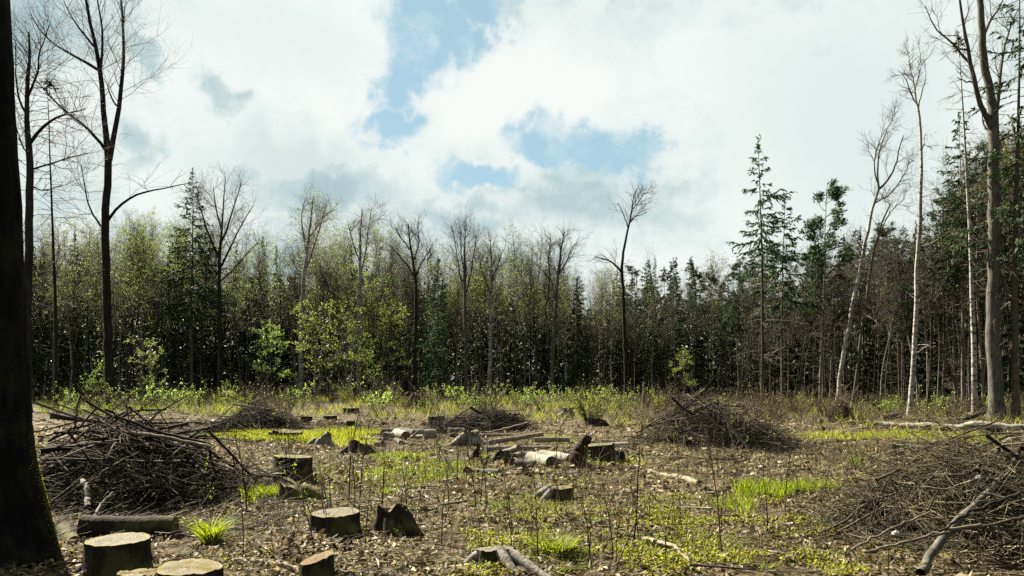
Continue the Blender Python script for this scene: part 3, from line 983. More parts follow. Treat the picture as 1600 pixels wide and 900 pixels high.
hero_bare('birch_tree', 'leaning bare birch with twisted crown beside the black root plate', 'tree', 37,
          [(1306, 640, 7), (1314, 580, 6.4), (1324, 520, 6), (1338, 450, 5.6), (1350, 390, 5), (1362, 330, 4.2), (1374, 292, 3.6)],
          [([(1373, 294), (1368, 262), (1375, 232), (1384, 210), (1396, 185)], 3.6, 1), ([(1373, 296), (1392, 278), (1402, 250), (1405, 222), (1412, 205)], 3.6, -1), ([(1366, 318), (1388, 306), (1410, 276), (1424, 248)], 2.6, 1),
           ([(1371, 285), (1366, 270), (1367, 235), (1380, 205)], 2.4, -1)],
          51, bark='birch', limb_bark='bark_grey', twig='twig_birch', n2=40, n3=240, n4=525, l2=1.1, l3=0.6, l4=0.35, twig_trunk=0.12, stubs=14)
hero_bare('birch_tree', 'thin crooked sapling birch leaning beyond the black root plate', 'tree', 36,
          [(1330, 648, 4.6), (1338, 590, 4.2), (1343, 540, 4), (1352, 480, 3.8), (1360, 420, 4), (1372, 360, 3), (1392, 318, 2)],
          [([(1365, 390), (1384, 345), (1402, 320), (1416, 310)], 2.4, 1), ([(1351, 488), (1362, 500), (1376, 512)], 1.8, -1)],
          52, bark='bark_grey', twig='twig_birch', n2=20, n3=110, n4=225, l2=1.0, l3=0.5, l4=0.3, twig_trunk=0.3)
hero_bare('birch_tree', 'tall thin white birch with bare whippy top reaching over the forest', 'tree', 31,
          [(1421, 655, 8.5), (1425, 600, 7.5), (1430, 520, 7), (1433, 440, 6.4), (1437, 360, 5.6), (1439, 290, 4.8), (1440, 230, 4), (1434, 165, 3.4)],
          [([(1434, 166), (1428, 130), (1421, 95), (1418, 60)], 3, 1), ([(1435, 168), (1444, 140), (1447, 115)], 2.6, -1), ([(1440, 235), (1446, 215), (1446, 205)], 3, 1), ([(1434, 166), (1420, 140), (1408, 118)], 2.4, -1),
           ([(1430, 140), (1440, 105), (1434, 70)], 2, 0.5)],
          53, bark='birch', limb_bark='birch', twig='twig_birch', n2=26, n3=130, n4=315, l2=0.75, l3=0.45, l4=0.28, twig_trunk=0.06, stubs=14)
P_ = spruce(54, 16, 0.125, 0.96, 0.03, 0.3, 'birch', 'needle_dry', dead=70, dead_from=0.25, nb=8, deadlen=0.9)
place(P_[0], 'spruce_tree', GX(1524, 32), 32, 0.2, ZH(50, 32) / P_[1], 'straight pale limbless pole tree before the thick forked trunk', 'tree', tilt=(0, -0.028))
hero_bare('tree', 'thick grey forked trunk by the right picture edge, nearest of the forest', 'tree', 29.5,
          [(1556, 657, 24), (1554, 620, 21), (1552, 540, 19.5), (1552, 440, 18.5), (1553, 340, 17), (1554, 250, 16.5), (1553, 190, 15), (1547, 140, 11.5), (1538, 100, 11.5), (1533, 50, 10), (1532, 0, 9), (1530, -50, 7)],
          [([(1551, 205), (1535, 170), (1524, 140), (1516, 100), (1512, 60), (1504, 10), (1500, -40)], 9, -1), ([(1556, 190), (1558, 140), (1562, 90), (1572, 50), (1585, 10)], 7, 1.5),
           ([(1516, 100), (1500, 82), (1480, 62), (1462, 50), (1450, 14)], 4, -0.5), ([(1535, 60), (1548, 30), (1562, 5), (1570, -20)], 5, 1), ([(1552, 205), (1538, 200), (1533, 175)], 5, 0.5),
           ([(1521, 130), (1508, 124), (1498, 118)], 3, 0)],
          55, bark='bark_grey', twig='twig', n2=40, n3=240, n4=450, l2=1.6, l3=0.8, l4=0.4, twig_trunk=0.25, sides=16, flare=1.35)
P_ = spruce(56, 17, 0.13, 0.34, 0.13, 1.3, 'bark_spruce', 'needle_bright', nb=80, nsize=0.18, dead=50, dead_from=0.1, cone=0.5, droop=0.35)
place(P_[0], 'spruce_tree', GX(1588, 29), 29, 0.2, 1.0, 'slender spruce with green boughs hanging beside the thick forked trunk', 'tree')
P_ = spruce(57, 15, 0.10, 0.45, 0.13, 1.2, 'bark_spruce', 'needle_bright', nb=60, nsize=0.2, dead=60, dead_from=0.1, cone=0.6)
place(P_[0], 'spruce_tree', GX(1505, 37), 37, 1.2, ZH(170, 37) / P_[1], 'spruce with sparse dark boughs behind the pale limbless pole', 'tree')


# ------------------------------------------------------------------ the forest wall: every tree its own thing, few shapes shared
rgF = np.random.default_rng(SEED)
KIND = {
    'leafy': [broadleaf(100 + i, 15, 0.105, 'bark_dark', 'twig', 0.40, 0.17, 0.14, lv, 'leaf_spring', 0.085, 0.05, 17, 0.75) for i, lv in enumerate((1700, 2500, 1100, 2000))],
    'bare': [broadleaf(120 + i, 15, 0.10, b, 'twig', 0.42, 0.20, 0.14, lv, 'leaf_bronze', 0.09, 0.05, 16, 0.72) for i, (b, lv) in enumerate((('bark_dark', 0), ('bark_grey', 0), ('bark_dark', 1500), ('bark_grey', 1200)))],
    'birch': [broadleaf(140 + i, 15, 0.085, 'birch', 'twig_birch', 0.45, 0.17, 0.10, lv, 'leaf_spring', 0.11, 0.04, 15, 0.62, 0.09) for i, lv in enumerate((1800, 3000, 900))],
    'spruce': [spruce(160 + i, 13, 0.12, cf, 0.18, 1.0, ragged=0.55, needle='needle', nb=95, nsize=0.27, dead=26) for i, cf in enumerate((0.10, 0.2, 0.14))],
    'pole': [spruce(180 + i, 15, 0.10, cf, w, 1.1, 'bark_spruce', nd, nb=nb, nsize=0.24, dead=75, dead_from=0.1, cone=0.6, deadlen=1.7)
             for i, (cf, w, nd, nb) in enumerate(((0.62, 0.10, 'needle', 60), (0.52, 0.12, 'needle_bright', 70), (0.7, 0.09, 'needle', 46), (0.90, 0.05, 'needle_dry', 18)))],
    'pine': [pine(200 + i, 14, 0.11, cf, 0.16, 0.02, 'needle', 32, csize=0.36) for i, cf in enumerate((0.55, 0.48))],
    'young': [broadleaf(220 + i, 7, 0.06, 'bark_grey', 'twig', 0.16, 0.30, 0.0, lv, 'leaf_spring', 0.10, 0.06, 24, 0.5) for i, lv in enumerate((2600, 2000, 3000))],
}
KIND['slim'] = [broadleaf(240 + i, 13, 0.062, b, 'twig', 0.55, 0.10, 0.16, lv, 'leaf_spring', 0.075, 0.045, 9, 0.28) for i, (b, lv) in enumerate((('bark_dark', 150), ('bark_dark', 0), ('bark_grey', 250), ('bark_grey', 0), ('birch', 100)))]
DESC = {'slim': 'slim straight stemmed tree', 'leafy': 'pale green leafing tree', 'bare': 'leafless brown tree', 'birch': 'white stemmed birch', 'spruce': 'dark green spruce',
        'pole': 'bare stemmed spruce pole', 'pine': 'tufted dark pine', 'young': 'low leafy young tree'}
NAME = {'slim': 'slim_tree', 'leafy': 'broadleaf_tree', 'bare': 'bare_tree', 'birch': 'birch_tree', 'spruce': 'spruce_tree', 'pole': 'spruce_tree', 'pine': 'pine_tree', 'young': 'young_tree'}
MARKS = [(-200, 'the dark front trunk'), (172, 'the tall forked bare tree'), (344, 'the fan crowned tree'), (471, 'the airy crowned white birch'),
         (561, 'the feathery topped white birch'), (728, 'the broom crowned tree'), (866, 'the twin topped tree'), (977, 'the crooked dead tree'),
         (1191, 'the tallest spruce'), (1325, 'the leaning birch'), (1425, 'the tall thin birch')]
ORD = ['first', 'second', 'third', 'fourth', 'fifth', 'sixth', 'seventh', 'eighth', 'ninth', 'tenth', 'eleventh', 'twelfth', 'thirteenth', 'fourteenth', 'fifteenth',
       'sixteenth', 'seventeenth', 'eighteenth', 'nineteenth']
for _t in ('twenty', 'thirty', 'forty', 'fifty', 'sixty'):
    ORD += [_t[:-1] + 'ieth'] + [_t + '-' + o_ for o_ in ORD[:9]]


def ordinals(items, key, text):
    """items sorted by column within each key get 'first .. / second ..' wording"""
    by = {}
    for it in items:
        by.setdefault(key(it), []).append(it)
    for k, lst in by.items():
        lst.sort(key=lambda it: it['px'])
        for j, it in enumerate(lst):
            it['label'] = text(it, ORD[j] if len(lst) > 1 else 'only')
            it['group'] = it.get('gname', k if isinstance(k, str) else ' '.join(k))
    return items


def zone(px):
    return [t for p, t in MARKS if px >= p][-1]


CAN_X = [-100, 60, 120, 180, 240, 300, 345, 400, 440, 490, 565, 640, 690, 725, 770, 810, 870, 905, 945, 1020, 1065, 1100, 1130, 1160, 1200, 1250, 1300, 1345, 1400, 1450, 1500, 1560, 1700]
CAN_Y = [330, 340, 330, 345, 318, 330, 345, 352, 365, 350, 352, 362, 372, 372, 378, 366, 372, 418, 412, 392, 388, 390, 408, 392, 380, 382, 374, 330, 340, 330, 250, 190, 150]
EDGE_X = [-100, 100, 200, 420, 700, 950, 1100, 1250, 1400, 1500, 1700]
EDGE_Y = [48, 50, 56, 62, 63, 60, 56, 46, 42, 36, 33]


def weights(px):
    if px < 420:
        return {'leafy': .42, 'bare': .20, 'birch': .10, 'spruce': .24, 'young': .04}
    if px < 700:
        return {'leafy': .38, 'bare': .18, 'birch': .16, 'spruce': .24, 'young': .04}
    if px < 950:
        return {'leafy': .16, 'bare': .42, 'birch': .14, 'spruce': .20, 'pole': .08}
    if px < 1200:
        return {'pole': .36, 'spruce': .28, 'pine': .20, 'bare': .13, 'birch': .03}
    return {'pole': .40, 'spruce': .34, 'pine': .14, 'bare': .10, 'birch': .02}


NFILL = 300
FILL = []
for i in range(NFILL):
    px = -10 + 1640 * ((i * 0.6180339) % 1.0) + rgF.normal(0, 5)
    edge = np.interp(px, EDGE_X, EDGE_Y)
    row = rgF.random()
    Y = edge + 34 * row ** 1.15
    w = weights(px)
    kind = rgF.choice(list(w), p=np.array(list(w.values())) / sum(w.values()))
    top = np.interp(px, CAN_X, CAN_Y)
    if kind == 'young':
        top = 470 + 60 * rgF.random()
        Y = edge + 4 * rgF.random()
    elif kind == 'spruce':
        top = top + (12 + 85 * rgF.random()) * (0.45 if px > 880 else 1.0)
        Y += 3
    elif kind == 'bare':
        top = top - 24 + 80 * rgF.random()
    elif kind == 'leafy':
        top = top + 8 + 105 * rgF.random() ** 1.2
    elif kind == 'birch':
        top = top - 16 + 46 * rgF.random()
    else:
        top = top + 10 + 60 * rgF.random() ** 1.3
    parts, H0 = KIND[kind][rgF.integers(0, len(KIND[kind]))]
    H = max(3.0, ZH(top, Y))
    s = H / H0
    sxy = s * rgF.uniform(0.85, 1.12)
    x = GX(px, Y)
    FILL.append(dict(kind=str(kind), px=px, parts=parts, x=x, Y=Y, rz=rgF.uniform(0, 6.28), s=s, sxy=sxy, tilt=(rgF.normal(0, 0.02), rgF.normal(0, 0.02))))

for i in range(225):
    px = 20 + 1570 * ((i * 0.6180339 + 0.37) % 1.0) + rgF.normal(0, 4)
    if i >= 170:
        px = 1010 + 0.36 * px
    Y = np.interp(px, EDGE_X, EDGE_Y) - 1 + 12 * rgF.random()
    parts, H0 = KIND['slim'][rgF.choice(5, p=[.3, .25, .22, .18, .05])]
    s = ZH(np.interp(px, CAN_X, CAN_Y) - 4 + 120 * rgF.random(), Y) / H0
    FILL.append(dict(kind='slim', px=px, parts=parts, x=GX(px, Y), Y=Y, rz=rgF.uniform(0, 6.28), s=s, sxy=s * rgF.uniform(0.8, 1.3), tilt=(rgF.normal(0, 0.025), rgF.normal(0, 0.025))))

# leafing understorey and small bright saplings at the wood's edge
for px, Y, top, k in ((505, 58, 450, 0), (545, 57, 460, 2), (590, 60, 450, 0), (610, 62, 470, 1), (1068, 52, 545, 2), (235, 46, 525, 1), (150, 44, 545, 0), (575, 56, 520, 1),
                      (415, 58, 500, 2)):
    parts, H0 = KIND['young'][k]
    FILL.append(dict(kind='young', px=px, parts=parts, x=GX(px, Y), Y=Y, rz=px * 0.7, s=ZH(top, Y) / H0, sxy=ZH(top, Y) / H0 * 1.15, tilt=(0, 0)))
for it in FILL:
    it['gname'] = DESC[it['kind']] + 's of the forest wall'
for it in ordinals(FILL, lambda it: (it['kind'], zone(it['px'])), lambda it, o: f"{o} {DESC[it['kind']]} to the right of {zone(it['px'])}"):
    place(it['parts'], NAME[it['kind']], it['x'], it['Y'], it['rz'], it['s'], it['label'], 'tree', it['group'], sxy=it['sxy'], tilt=it['tilt'])


# the deep wood behind, one dark mass
def deep_forest():
    rg = np.random.default_rng(77)
    mb = MB()
    for i in range(310):
        px = rg.uniform(-250, 1850)
        Y = np.interp(px, EDGE_X, EDGE_Y) + 13 + 62 * rg.random() ** 1.2
        x = GX(px, Y)
        H = ZH(np.interp(px, CAN_X, CAN_Y) + 62 + 55 * rg.random(), Y)
        H = max(H, 5)
        z0 = float(hgt(x, Y)) - 0.1
        p = np.array([[x, Y, z0], [x + rg.normal(0, .1), Y, z0 + H * .5], [x + rg.normal(0, .2), Y, z0 + H]])
        mb.tubes(p, np.array([0.16, 0.11, 0.02]), 5, 0)
        n = 395
        t = 0.06 + 0.94 * rg.random(n) ** 1.25
        a = rg.uniform(0, 6.28, n)
        rad = (0.16 * H * (1 - t) + 0.25) * (0.35 + 0.65 * np.sqrt(rg.random(n)))
        c = np.stack([x + rad * np.cos(a), Y + rad * np.sin(a), z0 + t * H], 1)
        D = np.stack([np.cos(a), np.sin(a), np.full(n, -0.5)], 1) + rg.normal(0, .3, (n, 3))
        s = (0.26 + 0.0028 * Y) * (0.6 + 0.8 * rg.random(n))
        mb.leaves(c, D, rg.normal(0, 1, (n, 3)), s, s * 0.42, 1, 0.1)
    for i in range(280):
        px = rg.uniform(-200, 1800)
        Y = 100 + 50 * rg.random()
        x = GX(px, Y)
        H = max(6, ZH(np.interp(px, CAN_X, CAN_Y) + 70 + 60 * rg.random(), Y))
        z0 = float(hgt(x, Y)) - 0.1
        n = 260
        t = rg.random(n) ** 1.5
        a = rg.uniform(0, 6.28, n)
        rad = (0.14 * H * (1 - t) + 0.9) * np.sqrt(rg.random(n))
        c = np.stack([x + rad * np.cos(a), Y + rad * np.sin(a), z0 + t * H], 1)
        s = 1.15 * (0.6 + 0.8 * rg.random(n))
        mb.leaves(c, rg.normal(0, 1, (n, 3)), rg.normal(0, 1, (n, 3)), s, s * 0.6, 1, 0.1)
    for i in range(300):
        px = rg.uniform(-200, 1800)
        Y = np.interp(px, EDGE_X, EDGE_Y) + 12 + 40 * rg.random()
        x = GX(px, Y)
        H = rg.uniform(1.2, 4.5)
        z0 = float(hgt(x, Y)) - 0.1
        n = 150
        t = rg.random(n) ** 1.2
        a = rg.uniform(0, 6.28, n)
        rad = (0.32 * H * (1 - t) + 0.2) * np.sqrt(rg.random(n))
        c = np.stack([x + rad * np.cos(a), Y + rad * np.sin(a), z0 + t * H], 1)
        s = 0.50 * (0.6 + 0.8 * rg.random(n))
        mb.leaves(c, rg.normal(0, 1, (n, 3)), rg.normal(0, 1, (n, 3)), s, s * 0.45, 1, 0.1)
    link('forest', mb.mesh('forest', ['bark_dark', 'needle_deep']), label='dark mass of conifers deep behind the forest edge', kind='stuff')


deep_forest()


# ------------------------------------------------------------------ stumps, logs, root plates
def circ_noise(rg, a, amp, ms=(2, 3, 4, 5, 7, 9)):
    o = np.zeros_like(a)
    for m_ in ms:
        o += amp / math.sqrt(m_) * np.cos(m_ * a + rg.uniform(0, 6.28)) * rg.uniform(.5, 1)
    return o


def stump(px, Y, r, h, label, seed, tilt=(0.0, 0.0), flare=0.35, lobes=5, roots=(), cut='cut_pale', bark='bark_stump', jag=0.0, sq=1.0, rough=0.05,
          name='tree_stump', loc=None, root_mat=None, step=0.0, flute=0.0):
    rg = np.random.default_rng(seed)
    x = GX(px, Y) if loc is None else loc[0]
    y = Y if loc is None else loc[1]
    e = link(name, None, loc=on(x, y, 0.0), label=label, cat='stump')
    n, K = 48, 11
    a = np.arange(n) * 2 * np.pi / n
    base_r = r * (1 + circ_noise(rg, a, rough))
    ph = rg.uniform(0, 6.28)
    fl = flare * (1 + 0.65 * np.cos(lobes * a + ph) + circ_noise(rg, a, 0.2))
    topz = h + tilt[0] * np.cos(a) * r + tilt[1] * np.sin(a) * r * sq
    if jag:
        topz = topz + 0.55 * jag * circ_noise(rg, a, 1.0, (1, 2, 3, 5)) * h + rg.normal(0, 0.10 * jag * h, n)
    if step:
        topz = topz - step * h * (np.cos(a - ph) > 0.3)
    topz = np.maximum(topz + rg.normal(0, 0.0025, n), 0.04)
    t = np.linspace(0, 1, K)
    z = -0.08 + (topz[None] + 0.08) * t[:, None]
    rr = base_r[None] * (1 + fl[None] * (1 - t[:, None]) ** 2.6)
    rr = rr + rg.normal(0, 0.005, rr.shape) * r * 3 + r * 0.022 * np.abs(np.sin(a * 8.5 + ph + 0.5 * np.sin(t[:, None] * 5)))
    rr = rr * (1 - flute * (0.5 + 0.5 * np.cos(lobes * 2 * a + ph + 1.2 * t[:, None])) ** 2 * (1.2 - 0.6 * t[:, None])) * (1 + flute * rg.normal(0, 0.16, n)[None])
    v = np.stack([rr * np.cos(a), rr * np.sin(a) * sq, z], -1)
    i = np.arange(K * n).reshape(K, n)
    nx = np.roll(i, -1, 1)
    q = np.stack([i[:-1], nx[:-1], nx[1:], i[1:]], -1)
    link('bark', MB().add(v, q).mesh('bark', [bark]), e)
    NR = 9
    s = np.linspace(0.985, 0.0, NR)
    cz = float(h)
    rim = v[-1]
    C = np.array([0, 0, cz])
    vv = np.array([C + (rim - C) * si + np.array([0, 0, -0.004]) + np.stack([np.zeros(n), np.zeros(n), rg.normal(0, 0.0016 + 0.05 * jag * r, n) * (0 < k < NR - 1)], 1) for k, si in enumerate(s)])
    i = np.arange(NR * n).reshape(NR, n)
    nx = np.roll(i, -1, 1)
    q = np.stack([i[:-1], nx[:-1], nx[1:], i[1:]], -1)
    link('cut_face', MB().add(vv, q).mesh('cut_face', [cut]), e)
    for az, L, r0, zz in roots:
        tt = np.linspace(0, 1, 9)
        bend = rg.normal(0, 0.25)
        ang = az + bend * tt
        rad = r * 0.55 + L * tt
        zc = zz * (1 - tt) ** 1.7 - 0.02 - 0.05 * tt ** 3 + 0.01 * np.sin(tt * 9)
        p = np.stack([rad * np.cos(ang), rad * np.sin(ang) * sq, zc], 1)
        link('root', MB().tubes(p, r0 * (1 - 0.8 * tt ** 1.2), 8).mesh('root', [root_mat or bark]), e)
    return e


PI = math.pi
stump(185, 6.35, 0.24, 0.262, 'pale flat-topped stump with yellow mossy rim at the foot of the dark trunk', 301, (0.02, 0.03), 0.22, 6, [(-0.9, 0.3, 0.09, 0.1), (3.3, 0.3, 0.08, 0.1)], rough=0.03)
stump(296, 5.75, 0.215, 0.235, 'low stump with gold moss over half of its pale cut', 302, (-0.05, 0.05), 0.3, 5, [(0.2, 0.3, 0.08, 0.12)], cut='cut_moss', rough=0.08)
stump(214, 5.72, 0.13, 0.20, 'small brown mossy lump of stump against the gold-mossed one', 303, (0.05, 0.0), 0.3, 4, cut='cut_moss', rough=0.1, jag=0.12)
stump(496, 6.15, 0.132, 0.175, 'small leaning stump with brown slanting cut beside a long pale stick', 304, (0.30, 0.10), 0.12, 3, cut='cut_brown', bark='bark_stump', rough=0.05)
stump(524, 7.75, 0.228, 0.205, 'big round stump with cracked grey-white cut standing in its shadow', 305, (0.02, 0.05), 0.34, 4, [(-0.6, 0.35, 0.09, 0.1)], rough=0.07)
stump(612, 7.95, 0.135, 0.25, 'split brown stump half torn away, beside the big round stump', 306, (-0.25, 0.0), 0.75, 3, [(-0.3, 0.35, 0.1, 0.22), (-1.6, 0.2, 0.08, 0.2)], cut='cut_brown', bark='bark_stump', jag=0.25, rough=0.1)
stump(457, 12.1, 0.285, 0.40, 'dark block-like stump with mossy flat top in the open', 307, (-0.06, -0.02), 0.12, 4, [(2.9, 0.25, 0.12, 0.2)], cut='cut_old', rough=0.05)
stump(463, 10.2, 0.21, 0.20, 'rotten slanting stump edged with bright moss, next to green blades', 308, (-0.35, 0.1), 0.35, 3, [(-0.25, 0.6, 0.09, 0.14), (0.3, 0.4, 0.06, 0.1)], cut='cut_old', bark='bark_mossy', jag=0.3, rough=0.12)
stump(772, 6.75, 0.165, 0.13, 'grey stump with one long smooth root sweeping toward the camera', 309, (0.05, -0.1), 0.35, 3,
      [(-1.15, 0.55, 0.055, 0.15), (-0.6, 0.75, 0.062, 0.13), (3.3, 0.3, 0.06, 0.1)], cut='cut_pale', bark='bark_stump', root_mat='dead_wood', rough=0.1)
stump(876, 10.5, 0.175, 0.17, 'low dark stump with a pale splayed root at its side', 310, (0.05, 0.0), 0.3, 4, [(3.05, 0.5, 0.08, 0.17), (3.7, 0.4, 0.07, 0.15), (2.4, 0.3, 0.05, 0.1)], cut='cut_old', root_mat='dead_wood', rough=0.1)
stump(733, 19.0, 0.22, 0.33, 'silvery stump with flaring bare roots before the small brush heap', 311, (0, 0), 0.55, 4, [(-2.3, 0.6, 0.12, 0.26), (-0.9, 0.45, 0.1, 0.2), (0.1, 0.5, 0.1, 0.2), (3.4, 0.5, 0.09, 0.2)], cut='cut_old', bark='dead_wood', rough=0.14, flute=0.5, jag=0.3)
stump(938, 15.0, 0.27, 0.27, 'broad black stump behind the tilted broken stub', 312, (0.1, -0.05), 0.2, 4, [(0.2, 0.3, 0.1, 0.2)], cut='cut_old', rough=0.12, jag=0.1)
stump(1411, 13.4, 0.21, 0.25, 'dark stump in dry weeds near the large spruce brush heap', 313, (0, 0), 0.2, 4, cut='cut_old', rough=0.06)
stump(1402, 16.3, 0.135, 0.28, 'narrow upright dark stump behind the one in dry weeds', 314, (0, 0), 0.1, 3, cut='cut_old', rough=0.05)
stump(887, 33, 0.24, 0.42, 'far pale stump with splayed roots before the green forest edge', 315, (0, 0), 0.4, 3, [(3.3, 0.6, 0.12, 0.2)], cut='cut_pale', bark='dead_wood', rough=0.1, flute=0.4)
stump(516, 30, 0.24, 0.25, 'low dark stump set in the bright grass strip', 316, (0, 0), 0.2, 4, cut='cut_old')
stump(548, 37, 0.36, 0.30, 'wide dark stump behind the bright grass strip', 317, (0, 0), 0.2, 4, cut='cut_old')
stump(479, 28.5, 0.19, 0.22, 'small black stump near the end of the back brush heap', 318, (0, 0), 0.2, 4, cut='cut_old')
stump(549, 26, 0.17, 0.18, 'tiny flat stump in the middle of the bright grass', 319, (0, 0), 0.2, 4, cut='cut_old')
stump(790, 28.5, 0.24, 0.17, 'low black stump on bare ground beyond the log heap', 320, (0, 0), 0.3, 4, cut='cut_old')
stump(562, 16.6, 0.22, 0.24, 'black rotten stump spreading wide roots before the bright grass', 321, (-0.2, 0), 0.7, 4, [(3.3, 0.5, 0.1, 0.2), (-0.2, 0.45, 0.1, 0.18)], cut='cut_old', jag=0.4, rough=0.15)
stump(503, 18.6, 0.22, 0.2, 'weathered grey stump of ragged roots before the bright grass', 322, (0, 0), 0.7, 5, [(3.6, 0.4, 0.09, 0.16), (-0.6, 0.4, 0.1, 0.16), (-1.9, 0.35, 0.07, 0.15)], cut='cut_old', bark='dead_wood', jag=0.7, rough=0.15, flute=0.55)
stump(445, 19.6, 0.40, 0.22, 'long low rotten stump with a pale ridge near the bright grass', 323, (-0.1, 0), 0.3, 3, [(-0.2, 0.3, 0.1, 0.14)], cut='cut_old', bark='bark_dark', jag=0.4, sq=0.5, rough=0.12)
stump(781, 15.2, 0.20, 0.16, 'crumbling dark stump among the sticks before the log heap', 324, (0.1, 0), 0.4, 4, [(0.3, 0.3, 0.07, 0.1)], cut='cut_old', jag=0.6, rough=0.16)
stump(1463, 23, 0.42, 0.26, 'mossy black mound of stump just below the fallen birch', 325, (0.1, 0), 0.4, 5, cut='cut_old', bark='bark_mossy', jag=0.4, rough=0.15)
stump(395, 11.9, 0.10, 0.16, 'small dark stub at the foot of the block-like stump', 326, (0, 0), 0.1, 3, cut='cut_old', loc=(GX(436, 11.7), 11.7))
stump(1075, 17.0, 0.09, 0.26, 'little black stub at the front of the wide brush heap', 327, (0, 0), 0.4, 3, cut='cut_old', jag=0.4)
stump(682, 25.5, 0.24, 0.34, 'upright dark stump behind the squared log', 328, (0.05, 0), 0.2, 4, cut='cut_pale', rough=0.08)


# tilted broken stub in front of the broad black stump, and a thin one by the log heap
def broken_stub(name, pts, Y, w0, label, seed, mat='root_earth'):
    rg = np.random.default_rng(seed)
    base = np.array(on(GX(pts[0][0], Y), Y, -0.05))
    P = np.array([W(p[0], p[1], Y) for p in pts])
    P[0] = base
    P = resample(P, 12) - base
    P[1:] += rg.normal(0, 0.012, (11, 3))
    t = np.linspace(0, 1, 12)
    R = w0 * 0.5 * Y / FPX * (1 - 0.55 * t) * (1 + rg.normal(0, 0.06, 12))
    R[0] *= 1.5
    R[1] *= 1.2
    n = 14
    e = link(name, None, loc=base, label=label, cat='stump')
    mb = MB().tubes(P, R, n)
    link('bark', mb.mesh('bark', [mat]), e)
    # splintered top
    sp = MB()
    k = 7
    ang = np.arange(k) * 6.28 / k
    T = nrm(P[-1] - P[-2])
    for aa in ang:
        o = P[-1] + R[-1] * 0.6 * np.array([math.cos(aa), math.sin(aa), 0])
        pp = np.stack([o - T * 0.05, o + T * rg.uniform(0.02, 0.09)])
        sp.tubes(pp, np.array([R[-1] * 0.45, 0.006]), 5)
    link('splinter', sp.mesh('splinter', ['dead_wood']), e)
    return e


broken_stub('broken_stub', [(903, 735), (902, 715), (908, 700), (916, 683)], 14.2, 34, 'torn brown stub tilted in front of the broad black stump', 331)
broken_stub('broken_stub', [(743, 724), (744, 708), (747, 693)], 15.6, 14, 'thin splayed dark stub before the silvery stump', 332)
broken_stub('broken_stub', [(1004, 642), (1006, 620), (1006, 598)], 42, 6, 'pale snapped stub at the forest edge beyond the wide brush heap', 333, 'dead_wood')


def root_plate(px, Y, w, h, label, seed, mat='root_earth'):
    """lumpy upturned root plate with root ends"""
    rg = np.random.default_rng(seed)
    x = GX(px, Y)
    e = link('root_plate', None, loc=on(x, Y, -0.05), label=label, cat='root plate')
    n, K = 30, 14
    a = np.arange(n) * 2 * np.pi / n
    t = np.linspace(0, 1, K)
    prof = np.sqrt(np.clip(1 - t ** 2.2, 0, 1))
    rr = prof[:, None] * (1 + 0.14 * np.sin(3 * a[None] + 5 * t[:, None] + seed) + rg.normal(0, 0.07, (K, n)))
    v = np.stack([rr * np.cos(a) * w / 2, rr * np.sin(a) * w * 0.3, np.broadcast_to((t * h)[:, None], rr.shape) + rg.normal(0, 0.02 * h, rr.shape)], -1)
    i = np.arange(K * n).reshape(K, n)
    nx = np.roll(i, -1, 1)
    link('earth', MB().add(v, np.stack([i[:-1], nx[:-1], nx[1:], i[1:]], -1)).mesh('earth', [mat]), e)
    m = 16
    az = rg.uniform(0, 6.28, m)
    el = rg.uniform(0.1, 1.3, m)
    D = np.stack([np.cos(az) * np.cos(el), 0.5 * np.sin(az) * np.cos(el), np.sin(el)], 1)
    st = D * np.array([w * 0.42, w * 0.3, h * 0.75])
    for j in range(m):
        p = grow(rg, st[j:j + 1], D[j:j + 1], np.array([h * rg.uniform(0.2, 0.55)]), 5, 0.25)
        link('root', MB().tubes(p, taper(np.array([0.03 * h + 0.008]), 5, 0.3), 5).mesh('root', [mat]), e)
    return e


root_plate(1312, 30, 0.85, 0.78, 'black upturned root plate at the foot of the leaning birch', 341)
root_plate(1208, 41, 0.85, 0.62, 'rounded black root plate behind the wide brush heap', 342)
root_plate(648, 40, 0.85, 0.85, 'ragged dark root plate at the far edge of the grass', 343)
root_plate(1548, 22.5, 0.7, 0.35, 'low earthy root clump under the end of the fallen birch', 344)


def wood_log(x, y, L, r, yaw, label, seed, bark='bark_grey', cut='cut_pale', pitch=0.0, z=None, bend=0.0, name='log', group=None, cat='log', taperk=0.12):
    rg = np.random.default_rng(seed)
    zz = float(hgt(x, y)) + r * 0.6 if z is None else z
    e = link(name, None, loc=(x, y, zz), rot=(0, -pitch, yaw), label=label, cat=cat, group=group)
    K, n = 9, 18
    t = np.linspace(-0.5, 0.5, K)
    bend = bend + rg.normal(0, 0.12)
    P = np.stack([t * L, bend * (0.25 - t ** 2) * L, rg.normal(0, 0.05, K) * r], 1)
    R = r * (1 - taperk * (t + 0.5)) * (1 + rg.normal(0, 0.04, K))
    link('bark', MB().tubes(P, R, n).mesh('bark', [bark]), e)
    for end, sgn in ((0, -1), (K - 1, 1)):
        # end grain disc built around its own origin so that the rings are centred
        NR = 6
        s = np.linspace(0.98, 0, NR)
        a = np.arange(n) * 2 * np.pi / n
        vv = np.stack([R[end] * s[:, None] * np.cos(a), R[end] * s[:, None] * np.sin(a), rg.normal(0, 0.002, (NR, n))], -1)
        i = np.arange(NR * n).reshape(NR, n)
        nx = np.roll(i, -1, 1)
        q = np.stack([i[:-1], nx[:-1], nx[1:], i[1:]], -1)
        o = link('cut_end', MB().add(vv, q).mesh('cut_end', [cut]), e, loc=tuple(P[end] - np.array([sgn * 0.004, 0, 0])), rot=(0, sgn * PI / 2, 0))
    return e


def log_px(px, py, Lm, r, yaw, label, seed, **k):
    Y = GY(py)
    return wood_log(GX(px, Y), Y, Lm, r, yaw, label, seed, **k)


